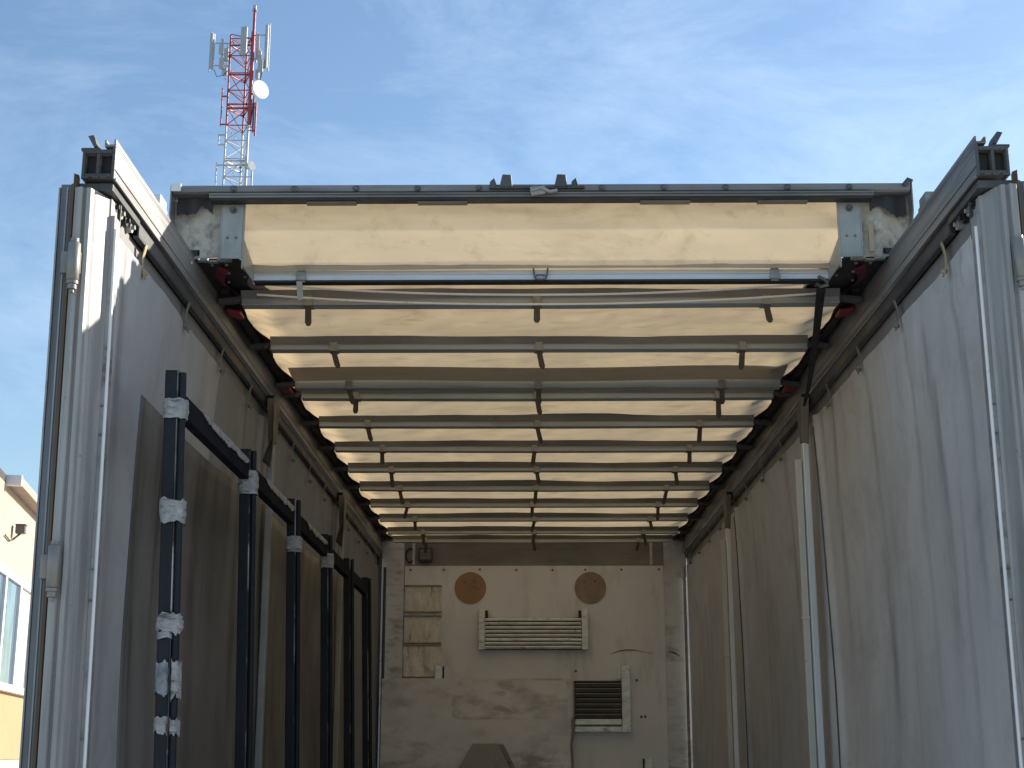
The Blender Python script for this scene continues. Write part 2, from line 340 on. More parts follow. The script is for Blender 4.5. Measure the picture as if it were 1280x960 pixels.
class MB:
    """collects boxes, bars, tubes, prisms and grids in world coordinates; build() links them as ONE mesh"""
    def __init__(self):
        self.v = []; self.f = []; self.sm = []
    def add(self, vs, fs, smooth=False):
        o = len(self.v)
        self.v += [tuple(p) for p in vs]
        self.f += [tuple(i + o for i in q) for q in fs]
        self.sm += [smooth] * len(fs)
        return self
    def box(self, x0, x1, y0, y1, z0, z1):
        x0, x1 = min(x0, x1), max(x0, x1); y0, y1 = min(y0, y1), max(y0, y1); z0, z1 = min(z0, z1), max(z0, z1)
        vs = [(x0, y0, z0), (x1, y0, z0), (x1, y1, z0), (x0, y1, z0), (x0, y0, z1), (x1, y0, z1), (x1, y1, z1), (x0, y1, z1)]
        return self.add(vs, [(0, 3, 2, 1), (4, 5, 6, 7), (0, 1, 5, 4), (1, 2, 6, 5), (2, 3, 7, 6), (3, 0, 4, 7)])
    def obox(self, c, ax, ay, az, sx, sy, sz):
        c = Vector(c); ax = Vector(ax).normalized(); ay = Vector(ay).normalized(); az = Vector(az).normalized()
        vs = [c + ax * (i * sx / 2) + ay * (j * sy / 2) + az * (k * sz / 2) for k in (-1, 1) for i, j in ((-1, -1), (1, -1), (1, 1), (-1, 1))]
        fs = [(0, 3, 2, 1), (4, 5, 6, 7), (0, 1, 5, 4), (1, 2, 6, 5), (2, 3, 7, 6), (3, 0, 4, 7)]
        if ax.cross(ay).dot(az) < 0: fs = [tuple(reversed(q)) for q in fs]
        return self.add(vs, fs)
    def bar(self, a, b, w, h, up=(0, 0, 1)):
        a, b = Vector(a), Vector(b)
        d = (b - a); L = d.length; d.normalize()
        u = Vector(up)
        s = d.cross(u)
        if s.length < 1e-4: s = d.cross(Vector((1, 0, 0)))
        s.normalize(); u = s.cross(d)
        return self.obox((a + b) / 2, s, d, u, w, L, h)
    def tube(self, pts, r, seg=10, caps=True):
        pts = [Vector(p) for p in pts]
        rr = r if isinstance(r, (list, tuple)) else [r] * len(pts)
        vs = []; fs = []
        prev = None
        for i, p in enumerate(pts):
            d = (pts[min(i + 1, len(pts) - 1)] - pts[max(i - 1, 0)]).normalized()
            if prev is None:
                u = d.cross(Vector((0, 0, 1)))
                if u.length < 1e-3: u = d.cross(Vector((1, 0, 0)))
            else:
                u = prev - d * prev.dot(d)
            u.normalize(); prev = u
            w = d.cross(u)
            for k in range(seg):
                a = 2 * math.pi * k / seg
                vs.append(p + (u * math.cos(a) + w * math.sin(a)) * rr[i])
        for i in range(len(pts) - 1):
            for k in range(seg):
                k2 = (k + 1) % seg
                fs.append((i * seg + k, i * seg + k2, (i + 1) * seg + k2, (i + 1) * seg + k))
        self.add(vs, fs, True)
        if caps:
            n = len(pts) - 1
            self.add([vs[k] for k in range(seg)], [tuple(reversed(range(seg)))])
            self.add([vs[n * seg + k] for k in range(seg)], [tuple(range(seg))])
        return self
    def prism(self, poly, axis, a, b):
        """polygon (2-D) extruded along an axis from a to b"""
        def P(p, t):
            if axis == 'x': return (t, p[0], p[1])
            if axis == 'y': return (p[0], t, p[1])
            return (p[0], p[1], t)
        n = len(poly)
        vs = [P(p, a) for p in poly] + [P(p, b) for p in poly]
        fs = [tuple(reversed(range(n))), tuple(range(n, 2 * n))] + [(i, (i + 1) % n, n + (i + 1) % n, n + i) for i in range(n)]
        return self.add(vs, fs)
    def grid(self, nu, nv, fn, smooth=True, thick=None):
        vs = []; fs = []
        for j in range(nv + 1):
            for i in range(nu + 1):
                vs.append(fn(i / nu, j / nv))
        for j in range(nv):
            for i in range(nu):
                a = j * (nu + 1) + i
                fs.append((a, a + 1, a + nu + 2, a + nu + 1))
        return self.add(vs, fs, smooth)
    def sweep(self, poly, xs, off):
        """(y, z) profile swept along x with a small (dy, dz) offset at each station"""
        n = len(poly); vs = []; fs = []
        for x in xs:
            dy, dz = off(x)
            vs += [(x, p[0] + dy, p[1] + dz) for p in poly]
        for i in range(len(xs) - 1):
            for k in range(n):
                k2 = (k + 1) % n
                fs.append((i * n + k, i * n + k2, (i + 1) * n + k2, (i + 1) * n + k))
        m = (len(xs) - 1) * n
        fs += [tuple(reversed(range(n))), tuple(range(m, m + n))]
        return self.add(vs, fs)
    def build(self, name, m, parent=None, bevel=0.0, solid=0.0, recalc=True):
        if SHEAR[0]: self.v = [(p[0] + SHEAR[0] * (SHEAR[1] - p[2]), p[1], p[2]) for p in self.v]
        me = bpy.data.meshes.new(name)
        xs = [p[0] for p in self.v]; ys = [p[1] for p in self.v]; zs = [p[2] for p in self.v]
        c = Vector(((min(xs) + max(xs)) / 2, (min(ys) + max(ys)) / 2, (min(zs) + max(zs)) / 2))
        me.from_pydata([tuple(Vector(p) - c) for p in self.v], [], self.f)
        for i, p in enumerate(me.polygons): p.use_smooth = self.sm[i]
        if recalc:
            bm = bmesh.new(); bm.from_mesh(me)
            bmesh.ops.recalc_face_normals(bm, faces=bm.faces)
            bm.to_mesh(me); bm.free()
        me.materials.append(m)
        o = bpy.data.objects.new(name, me)
        COL.objects.link(o)
        off = world_loc(parent)
        o.location = c - off
        if parent: o.parent = parent
        if solid:
            s = o.modifiers.new('Solidify', 'SOLIDIFY'); s.thickness = solid; s.offset = 0
        if bevel:
            b = o.modifiers.new('Bevel', 'BEVEL'); b.width = bevel; b.segments = 2; b.limit_method = 'ANGLE'; b.angle_limit = R(40)
        return o

def world_loc(o):
    v = Vector((0, 0, 0))
    while o is not None:
        v += Vector(o.location); o = o.parent
    return v

def tag(o, label, cat, group=None):
    o['label'] = label; o['category'] = cat
    if group: o['group'] = group
    return o

def empty(name, loc, label, cat, group=None):
    o = bpy.data.objects.new(name, None)
    o.empty_display_size = 0.3
    COL.objects.link(o); o.location = loc
    return tag(o, label, cat, group)

def fbm(x, y, z=0.0, o=4):
    return mnoise.fractal(Vector((x, y, z)), 1.0, 2.0, o)

# ------------------------------------------------------------------ ground
g = MB().grid(8, 8, lambda u, v: (-600 + 1200 * u, -600 + 1200 * v, 0.0), False).build('ground', M['ground'])
g['kind'] = 'structure'

# ================================================================== THE TRAILER
L = 7.65
T = empty('trailer', (0, 3.8, 0), 'grey curtain-sided trailer seen from its open rear, roof flap raised, cream tarpaulin on bows', 'trailer')

# ---- floor, frame under it, wheels
MB().box(-1.24, 1.24, -0.02, 7.72, 1.02, 1.10).build('floor', M['floor'], T)
b = MB()
for s in (-1, 1): b.box(s * 0.40, s * 0.50, 0.2, 7.6, 0.70, 1.015)
for y in (0.5, 2.0, 3.5, 5.0, 6.5): b.box(-0.395, 0.395, y, y + 0.08, 0.78, 1.015)
b.box(-1.2, 1.2, 0.15, 0.27, 0.45, 0.58)
for s in (-1, 1): b.box(s * 0.40, s * 0.48, 0.17, 0.25, 0.585, 0.69)
b.build('chassis', M['black'], T)
for y in (1.9, 3.1):
    for s in (-1, 1):
        w = MB()
        prof = [(0.30, -0.13), (0.46, -0.15), (0.50, -0.12), (0.50, 0.12), (0.46, 0.15), (0.30, 0.13)]
        def ring(u, v, prof=prof, s=s, y=y):
            k = min(int(v * (len(prof) - 1) + 1e-6), len(prof) - 1)
            r_, x_ = prof[k]
            a = 2 * math.pi * u
            return (s * 1.02 + x_, y + r_ * math.cos(a), 0.5 + r_ * math.sin(a))
        wt_ = w.grid(40, len(prof) - 1, ring, True).build('wheel', M['rubber'], T)
        MB().tube([(s * 1.02 - 0.1, y, 0.5), (s * 1.02 + 0.1, y, 0.5)], 0.305, 32).build('rim', M['bracket'], wt_)

# ---- side rails: extruded two-chamber beam, curtain track below, upturned lips on top
for s in (-1, 1):
    xi, xo = s * 1.187, s * 1.277
    z0, z1 = 3.43, 3.525
    b = MB()
    y0, y1 = 0.0, L + 0.05
    tk = 0.006
    b.box(xi, xi + s * tk, y0, y1, z0, z1)                       # inner web
    b.box(xo - s * tk, xo, y0, y1, z0, z1 - 0.012)               # outer web
    b.box(xi + s * (tk + .0005), xo - s * (tk + .0005), y0, y1, z1 - 0.018, z1 - 0.010)
    b.box(xi + s * (tk + .0005), xo - s * (tk + .0005), y0, y1, z0 + 0.006, z0 + 0.013)
    b.box(s * 1.230, s * 1.236, y0 + .001, y1, z0 + 0.0135, z1 - 0.0185)
    # lips on the top
    b.box(xi, xi + s * 0.032, y0 - 0.004, y1, z1 + 0.0005, z1 + 0.007)
    b.box(xi, xi + s * 0.006, y0 - 0.004, y1, z1 + 0.0075, z1 + 0.022)
    b.box(xi + s * 0.026, xi + s * 0.032, y0 - 0.004, y1, z1 + 0.0075, z1 + 0.020)
    # groove line and lower flange on the inner face
    b.box(xi - s * 0.003, xi - s * 0.0005, y0, y1, z0 + 0.026, z0 + 0.030)
    b.box(xi - s * 0.006, xi - s * 0.0005, y0, y1, z0 - 0.006, z0 + 0.003)
    rail = b.build('side_rail', M['rail'], T, bevel=0.0012)
    # end plate frame and outer lip at the rear end
    e = MB()
    e.add([(s * 1.240, -.003, z1 + .001), (s * 1.250, -.003, z1 + .001), (s * 1.268, -.003, z1 + .033), (s * 1.252, -.003, z1 + .036), (s * 1.247, -.003, z1 + .026),
           (s * 1.240, .06, z1 + .001), (s * 1.250, .06, z1 + .001), (s * 1.268, .06, z1 + .033), (s * 1.252, .06, z1 + .036), (s * 1.247, .06, z1 + .026)],
          [(0, 1, 2, 3, 4), (9, 8, 7, 6, 5), (0, 5, 6, 1), (1, 6, 7, 2), (2, 7, 8, 3), (3, 8, 9, 4), (4, 9, 5, 0)])
    e.box(s * 1.232, s * 1.285, 0.0, 0.20, z1 - .009, z1 - .001)
    e.build('end_lip', M['alu_dark'], rail, bevel=0.0015)
    cap = MB()
    cap.box(s * 1.192, s * 1.286, 0.012, 0.30, z0 - 0.030, z0 - 0.007)
    for xx in (1.205, 1.228, 1.256): cap.box(s * xx, s * (xx + .018), -0.010, -0.0065, z0 - 0.001, z0 + 0.006)
    cap.box(s * 1.196, s * 1.2829, 0.116, 0.121, z0 - 0.14, z0 - 0.031)
    cap.build('end_plate', M['alu_dark'], rail, bevel=0.002)
    fr = MB()
    for q0, q1, w0, w1 in ((1.1865, 1.195, z0 - .001, z1 + .001), (1.269, 1.2775, z0 - .001, z1 - .010), (1.1955, 1.2685, z1 - .020, z1 - .009), (1.1955, 1.2685, z0 + .004, z0 + .0145), (1.2285, 1.2375, z0 + .015, z1 - .0205)):
        fr.box(s * q0, s * q1, -0.006, -0.001, w0, w1)
    fr.build('end_frame', M['alu_dark'], rail, bevel=0.001)
    blk = MB().box(s * 1.236, s * 1.268, 0.02, 0.30, z0 + .016, z1 - .021)
    blk.box(s * 1.197, s * 1.227, 0.02, 0.30, z0 + .016, z1 - .021)
    blk.build('chamber_shade', M['rubber'], rail)  # dark blocks stand for the shade inside the open chambers
    # curtain track hung under the beam
    tr = MB()
    tr.box(s * 1.196, s * 1.202, 0.31, y1, z0 - 0.050, z0 - 0.007)
    tr.box(s * 1.246, s * 1.252, 0.31, y1, z0 - 0.050, z0 - 0.007)
    tr.box(s * 1.196, s * 1.214, 0.31, y1, z0 - 0.056, z0 - 0.0505)
    tr.box(s * 1.236, s * 1.252, 0.31, y1, z0 - 0.056, z0 - 0.0505)
    tr.build('curtain_track', M['alu_dark'], rail, bevel=0.001)
    for k in range(4):
        yy = 0.10 + 0.055 * k
        ro = MB()
        ro.tube([(s * 1.205, yy, z0 - 0.043), (s * 1.232, yy, z0 - 0.043)], 0.016, 14)
        ro.tube([(s * 1.196, yy, z0 - 0.043), (s * 1.2045, yy, z0 - 0.043)], 0.007, 8)
        ro.build('track_roller', M['bracket'] if k % 2 else M['black'], rail)
    # small stop block on top
    st = MB().box(s * 1.19, s * 1.222, 0.50, 0.575, z1 + .023, z1 + 0.062)
    st.box(s * 1.195, s * 1.217, 0.576, 0.61, z1 + .023, z1 + 0.045)
    st.build('stop_block', M['seal'] if s < 0 else M['alu'], rail, bevel=0.004)

# ---- rear corner posts (stepped profile), with outer strip, groove and white seal bead
for s in (-1, 1):
    def X(v): return s * v
    SHEAR[0] = 0.013 if s < 0 else 0.0
    zt = 3.395
    poly = [(1.283, -0.030), (1.262, -0.036), (1.258, -0.022), (1.254, -0.022), (1.251, -0.030), (1.240, -0.026), (1.236, -0.012), (1.230, -0.004),
            (1.214, 0.050), (1.210, 0.056), (1.206, 0.056), (1.206, 0.115), (1.283, 0.115)]
    p = MB().prism([(X(a), c) for a, c in poly], 'z', 1.0, zt)
    post = p.build('rear_post', M['post'], T, bevel=0.0025)
    MB().tube([(X(1.193), 0.062, 1.0), (X(1.193), 0.062, 2.2), (X(1.193), 0.062, zt - 0.09)], 0.0050, 10).build('seal_bead', M['seal'], post)
    MB().box(X(1.196), X(1.2055), 0.058, 0.112, 1.0, zt - 0.05).build('seal_backing', M['alu'], post)
    # rivets on the seal strip
    for z in (1.25, 1.55, 1.85, 1.93, 2.28, 2.36, 2.72, 2.80):
        MB().tube([(X(1.2), 0.060, z), (X(1.2), 0.0535, z)], 0.0035, 8).build('rivet', M['bolt'], post)

    # ---- rear door folded flat along the outside
    dz = 3.415
    d = MB().box(X(1.303), X(1.332), 0.0, 1.17, 1.0, dz)
    d.box(X(1.2985), X(1.3025), 0.06, 1.15, 1.02, dz - 0.03)
    door = d.build('rear_door', M['door'], T, bevel=0.003)
    gk = MB().prism([(X(1.286), 0.005), (X(1.294), -0.008), (X(1.3025), -0.004), (X(1.3025), 0.055), (X(1.286), 0.055)], 'z', 1.0, dz + 0.0)
    gk.prism([(X(1.2865), 0.006), (X(1.296), -0.007), (X(1.299), 0.02), (X(1.291), 0.03)], 'z', dz + .001, dz + 0.030)
    gk.build('door_gasket', M['gasket'], door)
    e = MB().box(X(1.3325), X(1.337), -0.003, 0.035, 1.0, dz - 0.01)
    e.box(X(1.3105), X(1.3145), -0.004, -0.0005, 1.0, dz - 0.01)
    e.build('door_edge_trim', M['alu'], door)
    for z in (3.172, 2.355, 1.5):
        hx = X(1.266); hy = -0.054
        h = MB()
        h.tube([(hx, hy, z - 0.055), (hx, hy, z - 0.05), (hx, hy, z + 0.05), (hx, hy, z + 0.055)], [0.012, 0.0165, 0.0165, 0.012], 18)
        h.tube([(hx, hy, z + 0.0555), (hx, hy, z + 0.064)], 0.011, 14)
        h.tube([(hx, hy, z - 0.064), (hx, hy, z - 0.0555)], 0.0155, 14)
        h.tube([(hx, hy, z - 0.078), (hx, hy, z - 0.0645)], 0.0125, 6)
        h.tube([(hx, hy, z - 0.088), (hx, hy, z - 0.0785)], 0.006, 8)
        h.box(hx + s * 0.008, X(1.3022), hy + .004, 0.0, z - 0.03, z + 0.03)
        h.box(hx - s * 0.014, hx - s * 0.002, hy + 0.012, -0.0365, z - 0.03, z + 0.03)
        h.build('door_hinge', M['hinge'], door)

SHEAR[0] = 0.0
# ---- curtain posts
PY = (2.45, 4.92)
for s in (-1, 1):
    for y in PY:
        pst = MB()
        pst.box(s * 1.150, s * 1.178, y - 0.012, y + 0.030, 1.10, 3.20)
        po = pst.build('curtain_post', M['galv' if s > 0 else 'bracket'], T, bevel=0.004)
        if s > 0:
            fl = MB().box(s * 1.118, s * 1.147, y + 0.006, y + 0.040, 1.75, 3.13)
            fl.box(s * 1.114, s * 1.1495, y + 0.004, y + 0.042, 2.44, 2.455)
            fl.build('post_flange', M['galv_tan'], po, bevel=0.003)
        hd = MB()
        hd.add([(s * 1.186, y - .03, 3.40), (s * 1.186, y + .10, 3.40), (s * 1.176, y + .03, 3.19), (s * 1.176, y - .015, 3.19),
                (s * 1.150, y - .03, 3.40), (s * 1.150, y + .10, 3.40), (s * 1.146, y + .03, 3.205), (s * 1.146, y - .015, 3.205)],
               [(0, 1, 2, 3), (7, 6, 5, 4), (0, 4, 5, 1), (1, 5, 6, 2), (2, 6, 7, 3), (3, 7, 4, 0)])
        hd.build('post_head', M['pocket'], po, bevel=0.004)
        rl = MB().tube([(s * 1.165, y + 0.03, 3.405), (s * 1.195, y + 0.03, 3.405)], 0.022, 14)
        rl.build('post_roller', M['black'], po)

# ---- side curtains
def curtain_x(s, y, z):
    a, c = 0.10, PY[0]
    if y > PY[1]: a, c = PY[1], 7.6
    elif y > PY[0]: a, c = PY[0], PY[1]
    t = min(max((y - a) / (c - a), 0), 1)
    h = (3.33 - z) / 2.2
    bulge = 0.055 * math.sin(math.pi * t) ** 0.8 * math.sin(math.pi * min(max(h, 0), 1)) ** 0.7
    x = 1.207 + bulge
    # sewn vertical seams that bow out a hand's breadth before each post
    for yp in PY:
        yc = yp - 0.05 - 0.16 * min(1, max(0, h) * 1.1) ** 0.7
        q = (y - yc) / 0.028
        if abs(q) < 4: x -= 0.022 * math.exp(-q * q)
        q2 = (y - yc - 0.07) / 0.05
        if abs(q2) < 4: x += 0.022 * math.exp(-q2 * q2)
    # gathers under each hook fade out downwards
    top = math.exp(-max(h, 0) * 7)
    x += 0.0025 * top * math.cos((y - 0.385) / 0.57 * 2 * math.pi) + 0.0012 * top * math.sin(y * 31 + 3 * z)
    x += 0.010 * fbm(y * 0.9, z * 0.6, 5 * s, 3) + 0.0015 * fbm(y * 4.0, z * 1.8, 9 * s, 3)
    # a long diagonal crease near the rear
    ln = (z - 3.26) + 0.42 * (y - 0.2)
    if y < 1.3 and s > 0: x -= 0.010 * math.exp(-(ln / 0.03) ** 2) * max(0, 1 - y / 1.3)
    return s * x

HOOKS = [0.385 + 0.57 * k for k in range(13)]
for s in (-1, 1):
    nu, nv = 620, 70
    SHEAR[0] = 0.010 if s < 0 else 0.0
    def cf(u, v, s=s):
        y = 0.118 + (7.60 - 0.118) * u
        zt = 3.312 + 0.004 * math.cos((y - 0.385) / 0.57 * 2 * math.pi) + 0.004 * fbm(y * 3, s * 4)
        z = 1.08 + (zt - 1.08) * v
        return (curtain_x(s, y, z), y, z)
    cu = MB().grid(nu, nv, cf, True).build('side_curtain', M['left_curtain_shade' if s < 0 else 'curtain'], T, recalc=False)
    # grime that ran down from the hooks and the rail, kept as a stain value per vertex
    rs = random.Random(5 + s)
    strk = []
    for yh in HOOKS[:6]:
        strk.append((yh + rs.uniform(-.02, .02), rs.uniform(0.018, 0.035), 3.32, rs.uniform(0.7, 1.6), rs.uniform(0.7, 1.0), rs.uniform(-0.05, 0.03)))
    for q in range(26):
        strk.append((0.2 + 7.2 * rs.random() ** 1.3, rs.uniform(0.012, 0.05), rs.uniform(2.6, 3.33), rs.uniform(0.5, 1.9), rs.uniform(0.3, 0.8), rs.uniform(-0.08, 0.05)))
    ga = cu.data.attributes.new('grime', 'FLOAT', 'POINT')
    cx_ = cu.location + Vector(T.location)
    vals = []
    for v in cu.data.vertices:
        y, z = v.co.y + cx_.y, v.co.z + cx_.z
        g_ = 0.0
        for (y0, w, zt, ln, a_, dr) in strk:
            d_ = zt - z
            if d_ < 0 or d_ > ln: continue
            t_ = d_ / ln
            yc = y0 + dr * t_ + 0.012 * math.sin(z * 7 + y0 * 9)
            q = (y - yc) / (w * (0.6 + 0.9 * t_))
            if abs(q) > 3: continue
            g_ += a_ * math.exp(-q * q) * min(1, d_ * 12) * (1 - t_) ** 0.6
        g_ += 0.35 * max(0, 1 - abs(z - 3.30) / 0.05)
        vals.append(min(1.0, g_))
    ga.data.foreach_set('value', vals)
    # cooler tint painted on the deeper bays to offset the warm light there
    pa_ = cu.data.attributes.new('panel', 'FLOAT', 'POINT')  # mask for the painted cooler tint, not separate tarpaulin panels
    pa_.data.foreach_set('value', [1.0 if v.co.y + cx_.y > 2.44 else 0.0 for v in cu.data.vertices])
    # sewn seams that bow out beside the posts
    if s > 0:
        for yp in PY:
            for dy_ in (0.0, 0.030):
                pts = []
                for k in range(40):
                    z = 3.26 - 2.1 * k / 39
                    h_ = (3.33 - z) / 2.2
                    yy = yp - 0.05 + dy_ - 0.16 * min(1, h_ * 1.1) ** 0.7
                    pts.append((curtain_x(s, yy, z) - 0.001, yy, z))
                MB().tube(pts, 0.0045, 6).build('curtain_seam', M['pelmet_dark'], cu)
    pm = MB()
    pm.grid(300, 4, lambda u, v, s=s: (s * (1.2215 + 0.002 * math.sin(u * 60) * (1 - v)), 0.118 + 7.48 * u, 3.265 + 0.11 * v), True)
    pm.build('pelmet', M['pelmet'], cu, recalc=False)
    for k, y in enumerate(HOOKS):
        if min(abs(y - q) for q in PY) < 0.08: continue
        h = MB()
        h.grid(2, 8, lambda u, v, s=s, y=y: (s * (1.192 + 0.010 * math.sin(v * 3.1)), y - 0.010 + 0.02 * u, 3.375 - 0.105 * v), True)
        h.tube([(s * 1.203, y, 3.285), (s * 1.186, y, 3.285)], 0.006, 8)
        h.build('curtain_hook', M['ochre_strap'] if k == 0 else M['strap_grey'], cu, solid=0.003, recalc=False)
    if s < 0:
        # paler strip: light near the rear opening painted onto the curtain
        def pf_(u, v):
            y = 0.119 + 1.45 * u + 0.05 * u * fbm(3.0, v * 2); z = 1.08 + (3.306 - 1.08) * v
            return (curtain_x(-1, y, z) + 0.005, y, z)
        MB().grid(110, 60, pf_, True)  .build('lit_curtain_strip', M['left_curtain_lit'], cu, recalc=False)
        # a second sheet of tarpaulin lining the curtain, its edges showing as a dark outline
        def lf(u, v):
            y = 0.50 + 5.4 * u; z = 1.08 + 1.86 * v
            return (curtain_x(-1, y, z) + 0.012 - 0.006 * max(0, 1 - 12 * u), y, z)
        MB().grid(300, 40, lf, True).build('curtain_lining', M['lining'], cu, solid=0.004, recalc=False)
        # flaps of curtain lining that hang loose by each post head
        for y in PY:
            fm = MB()
            fm.grid(10, 16, lambda u, v, y=y: (-1.14 - 0.03 * v + 0.025 * math.sin(u * 5 + v * 2) * v, y - 0.10 + 0.16 * u + .02 * math.sin(v * 4), 3.37 - (0.30 - 0.10 * u) * v), True)
            fm.build('loose_flap', M['pocket'], cu, solid=0.003, recalc=False)

SHEAR[0] = 0.0
# ---- sliding roof: bows, pockets, tongues, tarpaulin
BOWS = [1.34, 1.954, 2.59, 2.785, 3.374, 3.985, 4.582, 5.187, 5.819, 6.433, 7.06, 7.50]
ZB = 3.50
for i, y in enumerate(BOWS):
    hw = 1.09
    b = MB()
    prof = [(y - 0.026, ZB - 0.020), (y + 0.026, ZB - 0.020), (y + 0.026, ZB + 0.022), (y + 0.020, ZB + 0.022), (y + 0.020, ZB - 0.010), (y - 0.018, ZB - 0.010), (y - 0.018, ZB + 0.020), (y - 0.026, ZB + 0.020)]
    bd_ = random.uniform(-0.007, 0.004); sk_ = random.uniform(-0.006, 0.006); bp_ = random.uniform(-0.4, 0.4)
    def boff(x, bd_=bd_, sk_=sk_, bp_=bp_): return (sk_ * x, bd_ * (1 - (x / 1.09) ** 2) + 0.25 * bd_ * math.exp(-((x - bp_) / 0.2) ** 2))
    stn = [-hw + 2 * hw * q / 24 for q in range(25)]
    b.sweep(prof, stn, boff)
    b.sweep([(y - 0.033, ZB - 0.0205), (y - 0.0265, ZB - 0.0205), (y - 0.0265, ZB - 0.015), (y - 0.033, ZB - 0.015)], stn, boff)
    bow = b.build('roof_bow', M['bow'], T, bevel=0.0015)
    for s in (-1, 1):
        e = MB()
        e.obox((s * (hw + 0.045), y, ZB + 0.003), (1, 0, -0.12 * s), (0, 1, 0), (0.12 * s, 0, 1), 0.088, 0.034, 0.020)
        e.tube([(s * (hw + 0.02), y - .02, ZB - .004), (s * (hw + 0.02), y - .03, ZB - .004)], 0.009, 8)
        e.build('bow_end', M['alu_dark'], bow, bevel=0.003)
    for x in (-0.835, 0.0, 0.825):
        x += random.uniform(-.012, .012)
        tl = random.uniform(-0.35, 0.35)
        c = MB().box(x - 0.015, x + 0.015, y - 0.0375, y - 0.0335, ZB - 0.026, ZB + 0.022)
        c.box(x - 0.018, x + 0.018, y - 0.033, y + 0.02, ZB - 0.0260, ZB - 0.0208)
        cl = c.build('tongue_clip', M['clip'], bow, bevel=0.001)
        t = MB()
        ln = random.uniform(0.085, 0.125)
        pts = [(-0.011, 0), (0.011, 0), (0.012, -ln * 0.85), (0.006, -ln), (-0.006, -ln), (-0.012, -ln * 0.85)]
        # hangs back and down under the bow
        ca, sa = math.cos(0.5), math.sin(0.5)
        vs = []
        for off in (0, 0.004):
            for px_, pz_ in pts:
                vs.append((x + px_ + tl * pz_ * .6, y - 0.028 + 0.0 - pz_ * sa * 0.55 + off, ZB - 0.024 + pz_ * ca * 0.8))
        n = 6
        t.add(vs, [tuple(range(n)), tuple(reversed(range(n, 2 * n)))] + [(k, n + k, n + (k + 1) % n, (k + 1) % n) for k in range(n)])
        t.build('strap_tongue', M['tongue'], bow)
    # fabric pocket sewn to the tarpaulin just behind each bow
    ph = random.uniform(0, 6); amp = random.choice((0.001, 0.002, 0.003, 0.010)); xc = random.uniform(-0.5, 0.4)
    def pk(u, v, y=y, ph=ph, amp=amp, xc=xc):
        x = -1.09 + 2.18 * u
        hang = 0.0018 * math.sin(3.2 * x + ph) + 0.0015 * fbm(x * 4, ph) + amp * math.exp(-((x - xc) / 0.28) ** 2)
        return (x, y - 0.034 - 0.014 * v - hang * 1.6 * v + 0.004 * math.sin(9 * x + ph) * v, ZB + 0.002 + (0.028 + hang) * v)
    if i not in (2,):
        MB().grid(80, 4, pk, True).build('bow_pocket', M['pocket'], bow, recalc=False)

# rear crossbar of the slid roof
b = MB()
b.box(-1.0, 1.0, 1.050, 1.080, 3.484, 3.520)
b.box(-1.0, 1.0, 1.0455, 1.0495, 3.484, 3.489)
b.box(-1.0, 1.0, 1.0455, 1.0495, 3.504, 3.508)
xb = b.build('roof_crossbar', M['crossbar'], T, bevel=0.0015)
MB().box(-0.995, 0.995, 1.046, 1.084, 3.4765, 3.4835).build('crossbar_foot', M['black'], xb)
for x in (-0.83, 0.81):
    c = MB().box(x - 0.014, x + 0.014, 1.038, 1.045, 3.475, 3.535)
    c.box(x - 0.017, x + 0.017, 1.030, 1.0375, 3.480, 3.497)
    cl = c.build('tongue_clip', M['clip'], xb, bevel=0.001)
    if x < 0:
        MB().obox((x - 0.003, 1.042, 3.445), (1, 0, .08), (0, 1, .2), (-.08, -.2, 1), 0.02, 0.004, 0.065).build('strap_tongue', M['clip'], xb)
rg = MB()
for sx in (-1, 1):
    rg.tube([(sx * 0.027, 1.04, 3.532), (sx * 0.024, 1.036, 3.515), (sx * 0.022, 1.034, 3.495), (sx * 0.016, 1.034, 3.482), (0, 1.034, 3.478)], 0.0032, 8)
    rg.tube([(sx * 0.022, 1.04, 3.532), (sx * 0.032, 1.04, 3.534)], 0.004, 8)
rg.tube([(0.020 * math.cos(a), 1.032, 3.487 + 0.008 * math.sin(a)) for a in [k * math.pi / 8 for k in range(17)]], 0.003, 8)
rg.build('lashing_ring', M['bolt'], xb)

# two sagging tarpaulin hem edges, built as cords behind the crossbar
for (yy, ze, zm) in ((1.16, 3.512, 3.465), (1.24, 3.495, 3.455)):
    bl = MB()
    pts = []
    for k in range(41):
        x = -1.02 + 2.04 * k / 40
        q = 1 - (abs(x) / 1.02)
        pts.append((x, yy, ze - (ze - zm) * (1 - (1 - q) ** 2.2)))
    bl.tube(pts, 0.0042, 8)
    bl.build('tarp_hem', M['seal'], xb)

# the cream tarpaulin over the bows
def tarp_z(x, y):
    ys = [1.02] + BOWS + [7.68]
    for a, c in zip(ys[:-1], ys[1:]):
        if a <= y <= c: break
    t = (y - a) / (c - a)
    w = c - a
    sag = 0.012 * min(1, w / 0.5) * (1 - abs(2 * t - 1) ** 2.4)
    q = min(1, max(0, (abs(x) - 1.02) / 0.14)); z = ZB + 0.040 - sag + 0.038 * q * q * (3 - 2 * q)
    z += 0.004 * math.sin(5 * x + 3 * a) * math.sin(math.pi * t) + 0.007 * fbm(x * 2.2, y * 3.5, 3) + 0.003 * fbm(x * 7.0, y * 5.0 + x * 3.0, 8) * math.sin(math.pi * t)
    edge = min(1, max(0, abs(x) - 0.92) / 0.2)
    z += 0.010 * edge * math.sin(y * 18 + x * 12) * math.sin(math.pi * t)
    return z
MB().grid(130, 330, lambda u, v: (-1.29 + 2.58 * u, 1.032 + 6.65 * v, tarp_z(-1.29 + 2.58 * u, max(1.082, 1.032 + 6.65 * v))), True).build('roof_tarpaulin', M['tarp'], T, recalc=False)
